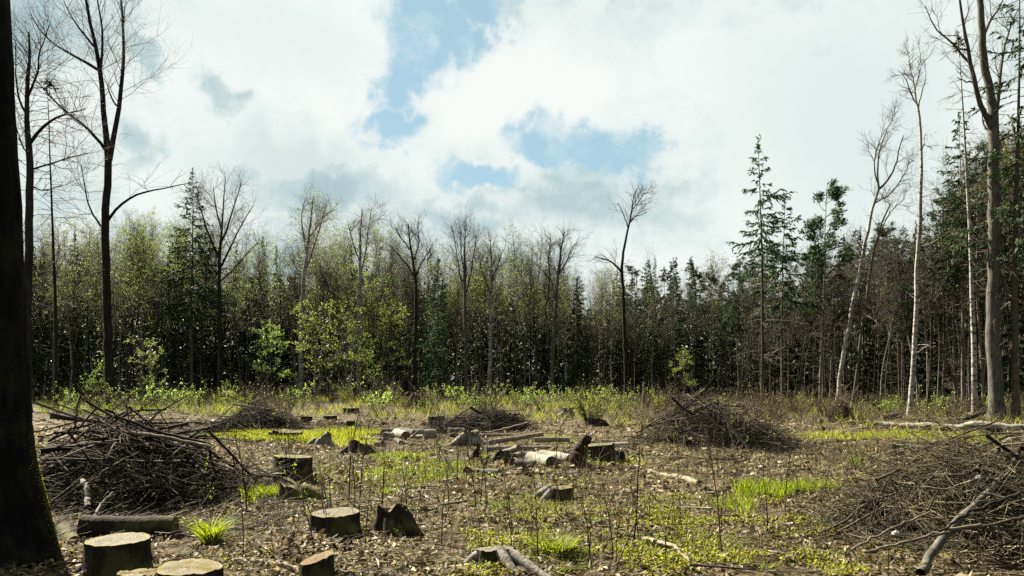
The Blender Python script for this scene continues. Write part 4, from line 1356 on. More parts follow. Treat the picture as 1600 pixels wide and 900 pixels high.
# left foreground
log_px(202, 843, 0.88, 0.125, 0.10, 'dark log with sunlit top lying behind the pale flat-topped stump', 351, bark='bark_stump', cut='cut_old')
log_px(108, 842, 0.85, 0.07, -0.95, 'mossy dark log slanting between dark trunk and pale stump', 352, bark='bark_mossy', cut='cut_old')
# first group of short logs, behind the bright grass
log_px(612, 686, 0.75, 0.12, 1.25, 'thin birch log pointing at the camera, outermost of the short logs', 353, bark='birch_log')
log_px(627, 686, 0.75, 0.15, -1.15, 'birch log with dark round end toward the camera', 354, bark='birch_log', cut='cut_old')
log_px(637, 684, 0.7, 0.15, -0.8, 'grey log leaning against the birch log with dark end', 355, bark='bark_grey', cut='cut_old')
log_px(604, 679, 0.6, 0.10, 0.3, 'slim grey log across the back of the short logs', 356, bark='bark_grey')
log_px(663, 686, 0.60, 0.145, 0.16, 'squared-looking grey log section lying alone beside the short logs', 357, bark='dead_wood', cut='cut_pale')
log_px(652, 677, 1.2, 0.09, 0.2, 'long thin dark log behind the squared-looking log', 358, bark='bark_dark')
log_px(580, 690, 0.6, 0.09, 0.05, 'pale thin log lying flat at the end of the bright grass', 359, bark='stick_pale')
log_px(712, 683, 0.5, 0.14, 0.6, 'brown log end poking out of the small brush heap', 360, bark='bark_grey', cut='cut_brown')
# log heap in the centre
log_px(845, 725, 0.85, 0.125, -1.15, 'log of the central heap showing its black end to the camera', 361, bark='birch_log', cut='cut_old')
log_px(868, 722, 0.85, 0.12, -0.95, 'birch log beside the black-ended one in the central heap', 362, bark='birch_log', cut='cut_brown')
log_px(946, 706, 1.0, 0.10, 0.12, 'birch log with sawn end lying behind the broad black stump', 363, bark='birch_log', cut='cut_brown', pitch=0.04)
log_px(948, 722, 0.65, 0.12, 0.05, 'dark log lying along the broad black stump', 364, bark='bark_dark', cut='cut_old')
log_px(830, 708, 0.9, 0.075, 0.1, 'thin pale log across the back of the central heap', 365, bark='stick_pale')
log_px(782, 707, 0.75, 0.085, 0.5, 'pale peeled log at the near end of the central heap', 366, bark='dead_wood')
log_px(806, 700, 1.35, 0.055, 0.35, 'long slim branch log rising over the central heap', 367, bark='stick_pale', pitch=0.12, z=0.22)
log_px(822, 728, 0.35, 0.09, -0.5, 'short chunk of log before the central heap', 368, bark='bark_grey', cut='cut_pale')
log_px(795, 716, 0.55, 0.07, -0.7, 'pale broken piece of wood leaning in the central heap', 369, bark='dead_wood', pitch=0.3, z=0.14)
log_px(862, 706, 0.8, 0.06, 0.2, 'curved pale pole over the two birch logs', 370, bark='stick_pale', bend=0.25, z=0.26)
log_px(815, 718, 0.5, 0.08, 0.9, 'stubby dead-grey log in the middle of the central heap', 371, bark='dead_wood', cut='cut_old')
log_px(772, 684, 1.0, 0.05, 0.03, 'straight pale pole lying in front of the small brush heap', 372, bark='stick_pale')
CHUNK = []
rgC = np.random.default_rng(377)
for i in range(34):
    px, py = (rgC.uniform(690, 965), rgC.uniform(690, 738)) if i < 22 else (rgC.uniform(570, 700), rgC.uniform(668, 694))
    m = ['dead_wood', 'birch_log', 'bark_grey', 'stick_pale'][rgC.integers(0, 4)]
    CHUNK.append(dict(px=px, py=py, m=m, L=rgC.uniform(0.16, 0.5), r=rgC.uniform(0.03, 0.075), yaw=rgC.uniform(0, 6.28), pitch=rgC.normal(0, 0.12), z='in the central log heap' if i < 22 else 'among the short logs by the bright grass'))
TONE = {'dead_wood': 'grey', 'birch_log': 'whitish', 'bark_grey': 'dull brown', 'stick_pale': 'pale tan'}
for it in CHUNK:
    it['gname'] = 'broken chunks of wood about the log heaps'
for it in ordinals(CHUNK, lambda it: (it['m'], it['z']), lambda it, o: f"{o} {TONE[it['m']]} wood chunk from the left {it['z']}"):
    log_px(it['px'], it['py'], it['L'], it['r'], it['yaw'], it['label'], int(it['px']), bark=it['m'], cut='cut_old', pitch=it['pitch'], name='wood_chunk', cat='wood chunk', group=it['group'])


# right side
def long_stem(pts, Y0, Y1, w0, w1, label, seed, bark, cat='fallen trunk', name='fallen_birch', group=None, lift=0.0, twigs=0, K=26, ends=True):
    """lying stem through photograph points"""
    rg = np.random.default_rng(seed)
    n = len(pts)
    P = np.array([W(p[0], p[1], Y0 + (Y1 - Y0) * i / (n - 1)) for i, p in enumerate(pts)])
    Y = (Y0 + Y1) / 2
    R = np.linspace(w0, w1, K) * 0.5 * Y / FPX
    P = resample(P, K)
    gz = hgt(P[:, 0], P[:, 1]) + R * 0.7
    P[:, 2] = np.maximum(P[:, 2], gz)
    base = np.array([P[0, 0], P[0, 1], float(hgt(P[0, 0], P[0, 1]))])
    e = link(name, None, loc=base, label=label, cat=cat, group=group)
    P = P - base
    P[1:-1] += rg.normal(0, 0.006, (K - 2, 3))
    link('bark', MB().tubes(P, R * (1 + rg.normal(0, 0.03, K)), 12).mesh('bark', [bark]), e)
    if ends:
        for k, sg in ((0, -1), (K - 1, 1)):
            d = nrm(P[k] - P[k - sg])
            q = Vector(d).to_track_quat('Z', 'Y').to_euler()
            a = np.arange(12) * 2 * np.pi / 12
            s = np.linspace(0.97, 0, 4)
            vv = np.stack([R[k] * s[:, None] * np.cos(a), R[k] * s[:, None] * np.sin(a), rg.normal(0, .004, (4, 12))], -1)
            i = np.arange(48).reshape(4, 12)
            nx = np.roll(i, -1, 1)
            link('cut_end', MB().add(vv, np.stack([i[:-1], nx[:-1], nx[1:], i[1:]], -1)).mesh('cut_end', ['cut_brown']), e, loc=tuple(P[k] - d * 0.004), rot=q)
    if twigs:
        pos, D, rad, t, pi = sprout(rg, P[None], R[None], twigs, 0.2, 1, 0.5, 1.1)
        D[:, 2] = np.abs(D[:, 2])
        link('twigs', MB().tubes(grow(rg, pos, D, 0.3 + 0.7 * rg.random(twigs), 5, 0.18), taper(np.full(twigs, 0.009), 5, 0.4), 4).mesh('twigs', [bark]), e)
    return e


long_stem([(1346, 660), (1375, 662), (1400, 665), (1432, 670), (1466, 671)], 27, 25.5, 8, 12, 'white fallen birch trunk, straight half ending at the dark break', 381, 'birch_log')
long_stem([(1474, 674), (1492, 672), (1510, 665), (1532, 662), (1556, 666), (1580, 670), (1640, 676)], 25.3, 24, 11, 12, 'wavy white half of the fallen birch, beyond the dark break', 382, 'birch_log')
long_stem([(1384, 661), (1396, 657), (1408, 652)], 29, 30, 8, 9, 'short sawn log leaning behind the straight half of fallen birch', 383, 'bark_grey', 'log', 'log')
long_stem([(1488, 666), (1510, 655), (1536, 645)], 27, 28.5, 5, 7, 'dark pole propped up behind the wavy half of fallen birch', 384, 'bark_dark', 'log', 'log')
long_stem([(1498, 648), (1520, 651), (1542, 655)], 33, 32, 7, 6, 'pale log lying at the feet of the thick forked trunk', 385, 'dead_wood', 'log', 'log')
long_stem([(1420, 678), (1475, 677), (1540, 676)], 22.8, 22.2, 2.4, 2.4, 'thin dark pole lying below the fallen birch', 386, 'bark_dark', 'log', 'log')
long_stem([(1542, 716), (1560, 704), (1590, 680)], 11.5, 13, 9, 11, 'grey dead log behind the large spruce brush heap', 387, 'dead_wood', 'log', 'log')
long_stem([(1515, 728), (1545, 716), (1570, 706)], 10.8, 11.5, 8, 8, 'pale log resting on the back of the spruce brush heap', 388, 'dead_wood', 'log', 'log')
long_stem([(368, 882), (420, 888), (470, 893)], 6.72, 6.5, 9, 11, 'long pale peeled stick ending at the small leaning stump', 389, 'stick_pale', 'stick', 'stick')
long_stem([(525, 896), (580, 897), (650, 902)], 6.3, 6.2, 7, 6, 'pale peeled stick reaching past the small leaning stump', 390, 'stick_pale', 'stick', 'stick')
long_stem([(993, 732), (1030, 745), (1065, 756), (1092, 766)], 13.8, 11.6, 6, 9, 'long pale peeled branch lying before the wide brush heap', 391, 'stick_pale', 'branch', 'fallen_branch')
long_stem([(1005, 842), (1050, 851), (1085, 884)], 7.9, 6.9, 8, 5, 'flat pale bark strip in the green ground cover', 392, 'stick_pale', 'branch', 'fallen_branch')
long_stem([(128, 752), (136, 758), (136, 778), (137, 792)], 9.6, 9.1, 9, 8, 'bent bone-pale branch jutting from the left brush heap', 393, 'dead_wood', 'branch', 'fallen_branch', ends=False)
long_stem([(147, 834), (150, 805), (156, 790), (176, 770)], 8.3, 8.9, 5, 4, 'upright pale forked stick by the log behind the pale stump', 394, 'dead_wood', 'branch', 'fallen_branch', ends=False)
long_stem([(320, 700), (372, 735), (414, 757)], 11.8, 11.6, 5, 3, 'dark branch stretching out of the left brush heap', 395, 'stick_dark', 'branch', 'fallen_branch')
long_stem([(380, 845), (430, 828), (486, 812)], 8.0, 9.0, 5, 3, 'dark stick pointing at the big round stump', 396, 'stick_dark', 'branch', 'fallen_branch')
long_stem([(352, 815), (395, 802), (425, 790)], 8.9, 9.6, 4, 3, 'thin dark stick below the green blades', 397, 'stick_dark', 'branch', 'fallen_branch')


# ------------------------------------------------------------------ brush heaps
rgB = np.random.default_rng(500)


def branch_shape(seed, wig=0.12, r=0.011, side=6):
    rg = np.random.default_rng(seed)
    P = grow(rg, np.array([[-0.5, 0, 0]]), np.array([[1, rg.normal(0, .1), rg.normal(0, .05)]]), np.array([1.0]), 9, wig * 0.7)
    P -= P.mean(1, keepdims=True)
    P[..., 2] *= 0.5
    R = taper(np.array([r]), 9, 0.3)
    mb = MB().tubes(P, R, 6)
    pos, D, rad, t, pi = sprout(rg, P, R, side, 0.3, 1, 0.4, 0.9)
    D[:, 2] *= 0.5
    mb.tubes(grow(rg, pos, D, 0.12 + 0.34 * rg.random(side), 5, 0.14), taper(np.minimum(rad * 0.65, 0.007), 5, 0.35), 4)
    return mb


BR = {m: [branch_shape(520 + i, r=0.005 + 0.0105 * (((i * 7) % 9) / 8) ** 2, side=9).mesh('branch', [m]) for i in range(9)] for m in ('stick', 'stick_dark', 'stick_pale')}


def mound(u, v, H, p=0.9):
    rho = np.clip(np.hypot(u, v), 0, 1)
    w = 1 + 0.36 * np.sin(3.4 * u + 2.0 * v + 9 * H) + 0.14 * np.sin(7.3 * u - 3.1 * v + 5 * H) + 0.08 * np.sin(13 * u + 8 * v)
    return H * (1 - rho ** 1.7) ** p * w * 0.92


def brush(px, Y, rx, ry, H, nb, nt, label, seed, mats=(('stick_dark', .6), ('stick', .3), ('stick_pale', .1)), twig='twig_pile', yaw0=0.0, yawsd=0.7, Lr=(0.9, 2.4),
          tl=(0.4, 1.3), tr=(0.003, 0.008), curl=0.14, heroes=(), core=0.9, shrub=0.0):
    rg = np.random.default_rng(seed)
    cx = GX(px, Y)
    base = np.array(on(cx, Y, 0.0))
    e = link('brush_heap', None, loc=base, label=label, cat='brush heap')
    ms = [m for m, _ in mats]
    pr = np.array([p for _, p in mats])
    for i in range(nb):
        a, rho = rg.uniform(0, 6.28), math.sqrt(rg.random()) * 0.92
        u, v = rho * math.cos(a), rho * math.sin(a)
        lev = rg.uniform(0.45, 1.02)
        z = float(mound(u, v, H)) * lev + 0.04
        yaw = rg.normal(yaw0, yawsd) + (PI if rg.random() < .5 else 0)
        L = rg.uniform(*Lr) * (1.1 - 0.45 * rho)
        # follow the slope of the heap along the branch
        ex, ey = math.cos(yaw) * L * 0.35, math.sin(yaw) * L * 0.35
        z1 = float(mound(u + ex / rx, v + ey / ry, H)) * lev
        z0 = float(mound(u - ex / rx, v - ey / ry, H)) * lev
        pitch = math.atan2(z1 - z0, 0.7 * L) * 0.75 + rg.normal(0, 0.14 if rg.random() < 0.72 else 0.42)
        z = max(z, abs(math.sin(pitch)) * L * 0.42)
        o = link('branch', BR[rg.choice(ms, p=pr / pr.sum())][rg.integers(0, 9)], e, loc=(u * rx, v * ry, z), rot=(rg.uniform(-.6, .6), -pitch, yaw), scale=L)
    # the countless twigs, in fans as they grew on their boughs
    ncl = max(30, nt // 45)
    ca = rg.uniform(0, 6.28, ncl)
    cr_ = np.sqrt(rg.random(ncl)) * 0.98
    cu, cv = cr_ * np.cos(ca), cr_ * np.sin(ca)
    cz = rg.random(ncl) ** 0.6
    cyaw = rg.normal(yaw0, yawsd * 1.3, ncl) + PI * (rg.random(ncl) < .5)
    cp = rg.normal(0, 0.25, ncl)
    ci = rg.integers(0, ncl, nt)
    u = cu[ci] + rg.normal(0, 0.10, nt)
    v = cv[ci] + rg.normal(0, 0.10, nt)
    zc = mound(u, v, H, 0.9) * np.clip(cz[ci] + rg.normal(0, 0.12, nt), 0.02, 1.0) * core * 0.95 + 0.02
    yaw = cyaw[ci] + rg.normal(0, 0.42, nt)
    D = np.stack([np.cos(yaw), np.sin(yaw), cp[ci] + rg.normal(0, 0.15, nt) + shrub * rg.random(nt)], 1)
    L = rg.uniform(tl[0], tl[1], nt)
    C = np.stack([u * rx, v * ry, zc], 1)
    P = grow(rg, C - nrm(D) * L[:, None] * 0.5, D, L, 4, curl, (0, 0, -0.05))
    P[..., 2] = np.maximum(P[..., 2], 0.01 + 0.02 * rg.random((nt, 1)))
    R = taper(rg.uniform(tr[0], tr[1], nt), 4, 0.4)
    link('twigs', MB().tubes(P, R, 3).mesh('twigs', [twig]), e, kind='stuff')
    for pts, y0, y1, w0, w1, mat in heroes:
        n = len(pts)
        p = np.array([W(q[0], q[1], y0 + (y1 - y0) * i / (n - 1)) for i, q in enumerate(pts)])
        p = resample(p, 16) - base
        p[1:-1] += rg.normal(0, 0.008, (14, 3))
        r = np.linspace(w0, w1, 16) * 0.5 * (y0 + y1) / 2 / FPX
        p[:, 2] = np.maximum(p[:, 2], r * 0.5)
        link('branch', MB().tubes(p, r, 8).mesh('branch', [mat]), e)
    return e


brush(205, 10.6, 1.8, 1.3, 0.92, 250, 3000, 'big dark brush heap beside the thick front trunk', 601, core=0.78, yaw0=0.1, yawsd=0.6, Lr=(0.9, 2.3),
      mats=(('stick_dark', .76), ('stick', .20), ('stick_pale', .04)),
      heroes=[([(75, 690), (110, 672), (160, 655), (215, 640), (260, 640)], 10.2, 10.8, 4, 3, 'stick_dark'), ([(165, 640), (190, 655), (240, 672), (330, 695)], 10.0, 10.0, 4.5, 3.5, 'stick'),
              ([(200, 675), (260, 682), (330, 698)], 9.6, 9.6, 5, 4, 'stick_pale'), ([(130, 760), (160, 740), (180, 725), (215, 708)], 9.4, 9.6, 3, 2, 'stick_pale'),
              ([(60, 682), (90, 678), (120, 668)], 10.6, 11.2, 4, 3, 'stick_pale'), ([(114, 676), (120, 640), (130, 605), (134, 590)], 9.8, 9.8, 3, 1.6, 'stick_dark')])
brush(398, 24, 1.25, 1.2, 0.78, 90, 2000, 'smaller brush heap behind the big dark one', 602, yaw0=0.2, yawsd=0.8, Lr=(0.8, 1.9),
      heroes=[([(340, 655), (356, 640), (372, 628)], 23, 24, 2.5, 2, 'stick_pale'), ([(365, 660), (385, 672), (410, 682)], 22.8, 22.6, 3.5, 3, 'dead_wood')])
brush(752, 23, 1.35, 1.2, 0.62, 80, 2200, 'low brush heap with a long pole, behind the silvery stump', 603, yaw0=0.0, yawsd=0.6, Lr=(0.8, 2.0),
      mats=(('stick_dark', .75), ('stick', .25)),
      heroes=[([(745, 680), (780, 672), (826, 660)], 21.8, 21.6, 3, 3, 'stick_pale'), ([(690, 668), (712, 652), (734, 638)], 22.3, 23, 3, 2, 'stick'), ([(735, 636), (760, 650), (790, 652)], 23, 23.5, 4, 3, 'stick_dark'), ([(760, 648), (785, 641)], 23, 23.4, 3, 2, 'stick_dark')])
brush(1122, 18.6, 1.95, 1.5, 0.95, 290, 3000, 'wide brush heap crossed by white dead branches in mid clearing', 604, yaw0=0.0, yawsd=0.85, Lr=(0.7, 2.0), twig='twig_olive', curl=0.18,
      mats=(('stick_dark', .35), ('stick', .42), ('stick_pale', .23)),
      heroes=[([(1110, 630), (1128, 642), (1138, 660), (1146, 678), (1166, 694), (1172, 708), (1182, 716)], 17.05, 16.65, 5.8, 3.6, 'dead_wood'), ([(1138, 660), (1143, 685), (1150, 708)], 16.65, 16.65, 3.4, 1.8, 'dead_wood'),
              ([(1102, 646), (1118, 662), (1132, 673)], 16.85, 16.85, 3.4, 2.4, 'stick_pale'), ([(1060, 662), (1085, 682), (1112, 704)], 16.65, 16.55, 3.4, 2.4, 'stick_pale'),
              ([(1078, 642), (1100, 634), (1122, 625)], 17.45, 18.25, 3.4, 2.4, 'stick_pale'), ([(1172, 662), (1190, 672), (1206, 682)], 16.95, 16.85, 3.4, 2.4, 'stick_pale'),
              ([(1050, 622), (1070, 640), (1086, 648)], 17.45, 18.05, 3.4, 2.4, 'stick_dark'), ([(1198, 690), (1214, 694), (1232, 701)], 16.65, 16.65, 2.9, 2.4, 'stick_pale'),
              ([(1070, 638), (1092, 620), (1118, 606)], 17.85, 18.55, 2.5, 1.8, 'stick_dark'), ([(995, 676), (1020, 660), (1048, 646)], 17.45, 17.85, 2.9, 1.8, 'stick')])
brush(1590, 8.2, 1.75, 1.35, 1.05, 150, 8600, 'large olive heap of fine spruce brush by the right picture edge', 605, yaw0=0.3, yawsd=1.2, Lr=(0.7, 1.8), tl=(0.25, 0.9), tr=(0.0018, 0.0055), curl=0.24,
      twig='twig_olive', mats=(('stick', .7), ('stick_pale', .1), ('stick_dark', .2)), core=1.02,
      heroes=[([(1438, 908), (1452, 868), (1478, 838), (1506, 806), (1545, 770), (1578, 735), (1600, 690)], 6.45, 8.0, 14, 9, 'bark_grey'),
              ([(1280, 838), (1363, 782), (1447, 743), (1483, 720), (1530, 697), (1593, 677)], 8.2, 8.8, 3.4, 5, 'stick'),
              ([(1330, 860), (1407, 820), (1453, 800)], 7.0, 7.2, 4, 3, 'stick_pale'), ([(1350, 863), (1417, 845), (1487, 827), (1533, 820)], 6.7, 6.6, 4, 5, 'stick_pale'),
              ([(1467, 830), (1520, 797), (1593, 770)], 6.5, 6.6, 4.5, 5, 'stick_dark'), ([(1550, 820), (1585, 846), (1610, 862)], 6.4, 6.3, 4, 3, 'stick_pale'),
              ([(1455, 838), (1560, 818), (1610, 805)], 6.6, 6.7, 4, 5, 'stick'), ([(1460, 712), (1478, 702), (1484, 694)], 9.5, 9.8, 3, 4, 'stick'),
              ([(1552, 718), (1600, 716)], 8.6, 8.6, 5, 5, 'stick_dark'), ([(1440, 762), (1480, 765), (1540, 770), (1580, 780)], 7.2, 7.1, 3, 2.5, 'stick_pale')])


# ------------------------------------------------------------------ loose sticks, saplings, shrubs, tufts
def gzone(px, py):
    if py > 800:
        if px < 420:
            return 'around the two foreground stumps by the dark trunk'
        if px < 760:
            return 'around the big round stump'
        if px < 1100:
            return 'around the stump with the sweeping root'
        return 'between the green cover and spruce brush heap'
    if py > 735:
        if px < 560:
            return 'around the block-like stump'
        if px < 860:
            return 'before the central log heap'
        if px < 1130:
            return 'before the wide brush heap'
        return 'near the stump in dry weeds'
    if px < 700:
        return 'around the bright grass strip'
    if px < 980:
        return 'around the central log heap'
    if px < 1260:
        return 'at the foot of the wide brush heap'
    return 'in front of the fallen birch'


rgS = np.random.default_rng(901)
LOOSE = []
COLN = {'stick': 'brown', 'stick_dark': 'dark', 'stick_pale': 'pale'}
for i in range(210):
    py = 685 + 210 * rgS.random() ** 1.1
    px = rgS.uniform(110, 1560)
    Y = GY(py)
    m = rgS.choice(['stick', 'stick_dark', 'stick_pale'], p=[.4, .25, .35])
    L = rgS.uniform(0.5, 1.5) * (1 if py < 800 else 0.7)
    x = GX(px, Y)
    LOOSE.append(dict(px=px, m=str(m), z=gzone(px, py), me=BR[m][rgS.integers(0, 9)], loc=on(x, Y, 0.02 + 0.012 * L),
                      rot=(rgS.uniform(-.3, .3), rgS.normal(0, 0.02), rgS.normal(0, 0.6) + (PI if rgS.random() < .5 else 0)), scale=(L, L, L * 0.8), gname='fallen branches lying about the clearing'))
for it in ordinals(LOOSE, lambda it: (it['m'], it['z']), lambda it, o: f"{o} {COLN[it['m']]} fallen branch from the left {it['z']}"):
    link('fallen_branch', it['me'], loc=it['loc'], rot=it['rot'], scale=it['scale'], label=it['label'], cat='branch', group=it['group'])


def sapling_mesh(seed, leaves=0, lean=0.0, twigs=5):
    rg = np.random.default_rng(seed)
    P = grow(rg, np.zeros((1, 3)), np.array([[lean, rg.normal(0, .1), 1]]), np.array([1.0]), 10, 0.05, (0, 0, 0.03))
    R = taper(np.array([0.0085]), 10, 0.4)
    stem = MB().tubes(P, R, 5)
    pos, D, rad, t, pi = sprout(rg, P, R, twigs, 0.3, 0.95, 0.35, 0.8)
    P2 = grow(rg, pos, D, 0.12 + 0.3 * rg.random(twigs), 5, 0.08, (0, 0, 0.08))
    stem.tubes(P2, taper(np.full(twigs, 0.003), 5, 0.5), 4)
    out = [('stem', stem.mesh('stem', ['stick_dark']))]
    if leaves:
        lm = MB()
        leaf_scatter(rg, lm, P2, leaves, 0.035, 0, 0.02)
        out.append(('leaves', lm.mesh('leaves', ['leaf_fresh'])))
    return out


SAP = [sapling_mesh(701 + i, 0 if i % 2 else 22, rgS.normal(0, 0.12), 4 + i) for i in range(6)]
for px, py, top, k, lab in ((988, 845, 655, 1, 'tall dark curved sapling stem in front of the wide brush heap'), (545, 790, 640, 3, 'tall thin sapling stem behind the big round stump'),
                            (562, 790, 655, 1, 'forked thin sapling stem just behind the big round stump'), (594, 842, 705, 5, 'straight sapling stem touching the split brown stump'),
                            (690, 858, 715, 3, 'bent sapling stem between split stump and the sweeping root'), (1130, 868, 690, 1, 'slim sapling stem in the green ground cover'),
                            (385, 812, 660, 5, 'dark sapling stem rising beside the green blades'), (760, 800, 690, 3, 'crossing bare sapling stems, the tallest before the log heap')):
    Y = GY(py)
    place(SAP[k], 'sapling', GX(px, Y), Y, px * 1.3, ZH(top, Y), lab, 'sapling', dz=-0.02, sxy=ZH(top, Y) * 1.0)
SAPS = []
for i in range(130):
    py = 700 + 190 * rgS.random() ** 1.25
    px = rgS.uniform(330, 1420)
    if rgS.random() < 0.35:
        px = rgS.normal(800, 130)
    Y = GY(py)
    h = rgS.uniform(0.35, 1.0) * (1.0 if py < 800 else 0.8)
    SAPS.append(dict(px=px, z=gzone(px, py), k=rgS.integers(0, 6), Y=Y, rz=rgS.uniform(0, 6.28), h=h, tilt=(rgS.normal(0, .1), rgS.normal(0, .1)), gname='thin saplings of the clearing'))
for it in ordinals(SAPS, lambda it: it['z'], lambda it, o: f"{o} thin bare sapling from the left {it['z']}"):
    place(SAP[it['k']], 'sapling', GX(it['px'], it['Y']), it['Y'], it['rz'], it['h'], it['label'], 'sapling', it['group'], dz=-0.02, tilt=it['tilt'], sxy=it['h'] * 0.8 + 0.15)


def shrub_parts(seed, n_st, spread, leaves, leaf, lsize, twig='twig_birch', mid=1.0):
    rg = np.random.default_rng(seed)
    a = rg.uniform(0, 6.28, n_st)
    st = np.stack([np.cos(a) * 0.12 * rg.random(n_st), np.sin(a) * 0.12 * rg.random(n_st), np.zeros(n_st)], 1)
    D = np.stack([np.cos(a) * spread, np.sin(a) * spread, np.ones(n_st)], 1)
    P = grow(rg, st, D, 0.6 + 0.5 * rg.random(n_st), 7, 0.08, (0, 0, 0.02))
    R = taper(np.full(n_st, 0.008), 7, 0.3)
    s = MB().tubes(P, R, 4)
    n2 = n_st * 5
    pos, D2, rad, t, pi = sprout(rg, P, R, n2, 0.25, 1, 0.4, 0.9)
    P2 = grow(rg, pos, D2, 0.12 + 0.25 * rg.random(n2), 4, 0.12, (0, 0, 0.05))
    s.tubes(P2, taper(np.full(n2, 0.004), 4, 0.5), 3)
    out = [('stems', s.mesh('stems', [twig]))]
    if leaves:
        f = MB()
        leaf_scatter(rg, f, np.concatenate([P2, P[:, 3:]]), leaves, lsize, 0, 0.03)
        out.append(('foliage', f.mesh('foliage', [leaf])))
    return out


SHR = [shrub_parts(801, 14, 0.5, 380, 'leaf_spring', 0.055), shrub_parts(802, 18, 0.35, 420, 'leaf_fresh', 0.05), shrub_parts(803, 12, 0.6, 220, 'leaf_spring', 0.05),
       shrub_parts(804, 26, 0.45, 120, 'leaf_bronze', 0.05, 'bramble'), shrub_parts(805, 34, 0.5, 40, 'leaf_spring', 0.05, 'bramble')]
BIG = shrub_parts(806, 70, 0.55, 1500, 'leaf_spring', 0.045, 'bramble')
place(BIG, 'shrub', GX(925, 27), 27, 0.3, 1.25, 'rounded yellow-green shrub on a dark foot beyond the log heap', 'shrub')
root_plate(931, 26.6, 0.85, 0.42, 'dark clump of earth at the foot of the rounded shrub', 345)
place(SHR[1], 'shrub', GX(1337, 13.2), 13.2, 0.3, 0.42, 'small bright green sprouting plant near the stump in dry weeds', 'shrub')
SHRB = []
for i in range(120):
    px = 60 + 1520 * ((i * 0.6180339 + 0.13) % 1.0)
    Y = rgS.uniform(33, 55) if px < 1000 else rgS.uniform(26, 40)
    k = rgS.choice([0, 1, 2, 3, 4], p=[.30, .08, .28, .17, .17] if px < 1000 else [.06, .06, .08, .4, .4])
    s = rgS.uniform(0.8, 1.7) * (1.0 if px < 1000 else 0.8)
    SHRB.append(dict(px=px, t='pale green leafing shrub' if k < 3 else 'dry brown twiggy shrub', k=k, Y=Y, rz=rgS.uniform(0, 6.28), s=s, gname='shrubs along the wood edge'))
for it in ordinals(SHRB, lambda it: (it['t'], zone(it['px'])), lambda it, o: f"{o} {it['t']} to the right of {zone(it['px'])}"):
    place(SHR[it['k']], 'shrub', GX(it['px'], it['Y']), it['Y'], it['rz'], it['s'], it['label'], 'shrub', it['group'])


def blades(rg, n, C, Lm, wid, spread, bend=0.5, K=4):
    a = rg.uniform(0, 6.28, n)
    D = np.stack([np.cos(a) * spread, np.sin(a) * spread, np.ones(n)], 1)
    L = Lm * (0.5 + 0.7 * rg.random(n))
    P = np.zeros((n, K, 3))
    P[:, 0] = C
    d = nrm(D + rg.normal(0, 0.15, (n, 3)))
    for k in range(1, K):
        d = nrm(d + np.stack([np.cos(a) * bend / K, np.sin(a) * bend / K, np.full(n, -0.5 * bend / K)], 1))
        P[:, k] = P[:, k - 1] + d * (L / (K - 1))[:, None]
    b = rg.uniform(0, 6.28, n)
    S = np.stack([np.cos(b), np.sin(b), np.zeros(n)], 1)
    Wd = wid * (0.7 + 0.6 * rg.random(n))[:, None] * np.array([0.8, 1.0, 0.75, 0.12] if K == 4 else [1.0, 0.8, 0.12])[None]
    return P, S, Wd


def tuft(px, py, r, n, L, label, seed, wid=0.009, mat='grass', group=None, spread=0.55):
    rg = np.random.default_rng(seed)
    Y = GY(py)
    x = GX(px, Y)
    a = rg.uniform(0, 6.28, n)
    rr = r * np.sqrt(rg.random(n))
    P, S, Wd = blades(rg, n, np.stack([rr * np.cos(a), rr * np.sin(a), np.full(n, -0.01)], 1), L, wid, spread, 1.0)
    link('grass_tuft', MB().ribbons(P, S, Wd).mesh('grass_tuft', [mat]), loc=on(x, Y), label=label, cat='grass tuft', group=group)


tuft(329, 856, 0.08, 240, 0.34, 'spiky green grass tuft beside the foreground stumps', 811, 0.008, spread=0.34)
tuft(866, 860, 0.13, 420, 0.30, 'largest bright grass tuft behind the sweeping root', 812, 0.007)
tuft(928, 820, 0.06, 160, 0.17, 'small vivid grass tuft behind the largest bright tuft', 813, 0.006)
tuft(877, 886, 0.05, 120, 0.11, 'low grass tuft just in front of the largest bright tuft', 814, 0.006)
tuft(325, 776, 0.05, 60, 0.22, 'little leafy tuft at the end of the big dark brush heap', 815, 0.014)
tuft(1445, 745, 0.07, 60, 0.25, 'small green tuft at the edge of the spruce brush heap', 816, 0.010)
tuft(1040, 870, 0.07, 120, 0.12, 'short grass tuft in the middle of the green cover', 817, 0.006)
tuft(1198, 880, 0.06, 90, 0.12, 'short grass tuft near the edge of the green cover', 818, 0.006)
tuft(1090, 815, 0.06, 90, 0.13, 'thin grass tuft before the green patch', 819, 0.006)
tuft(610, 770, 0.12, 120, 0.22, 'loose dark green tuft behind the split brown stump', 820, 0.006)


# ------------------------------------------------------------------ grass, cover and litter
def scatter_px(rg, n, px0, px1, py0, py1):
    """random ground points under a rectangle of the photograph, even over the ground"""
    y0, y1 = GY(py1), GY(py0)
    Y = np.sqrt(y0 ** 2 + (y1 ** 2 - y0 ** 2) * rg.random(n))
    px = rg.uniform(px0, px1, n)
    v = np.tan(np.arctan(-CAM_H / Y) - TH)
    X = (px - 800) / FPX / (math.cos(TH) - v * math.sin(TH)) * Y
    return X, Y


def patchiness(x, y, f=1.0, s=0.0):
    return np.sin(1.9 * f * x + 1.1 * f * y + s) * np.sin(-1.3 * f * x + 1.7 * f * y + 2 * s) + 0.6 * np.sin(4.1 * f * x - 2.7 * f * y + s) * np.sin(3.3 * f * y + 2.2 * f * x)


def ell(rg, n, px, py, rx, ry):
    Y0 = GY(py)
    x0 = GX(px, Y0)
    a = rg.uniform(0, 6.28, n)
    r = np.sqrt(rg.random(n)) * (1 + 0.25 * np.sin(3 * a + px) + 0.15 * np.sin(5 * a + py))
    return x0 + rx * r * np.cos(a), Y0 + ry * r * np.sin(a)


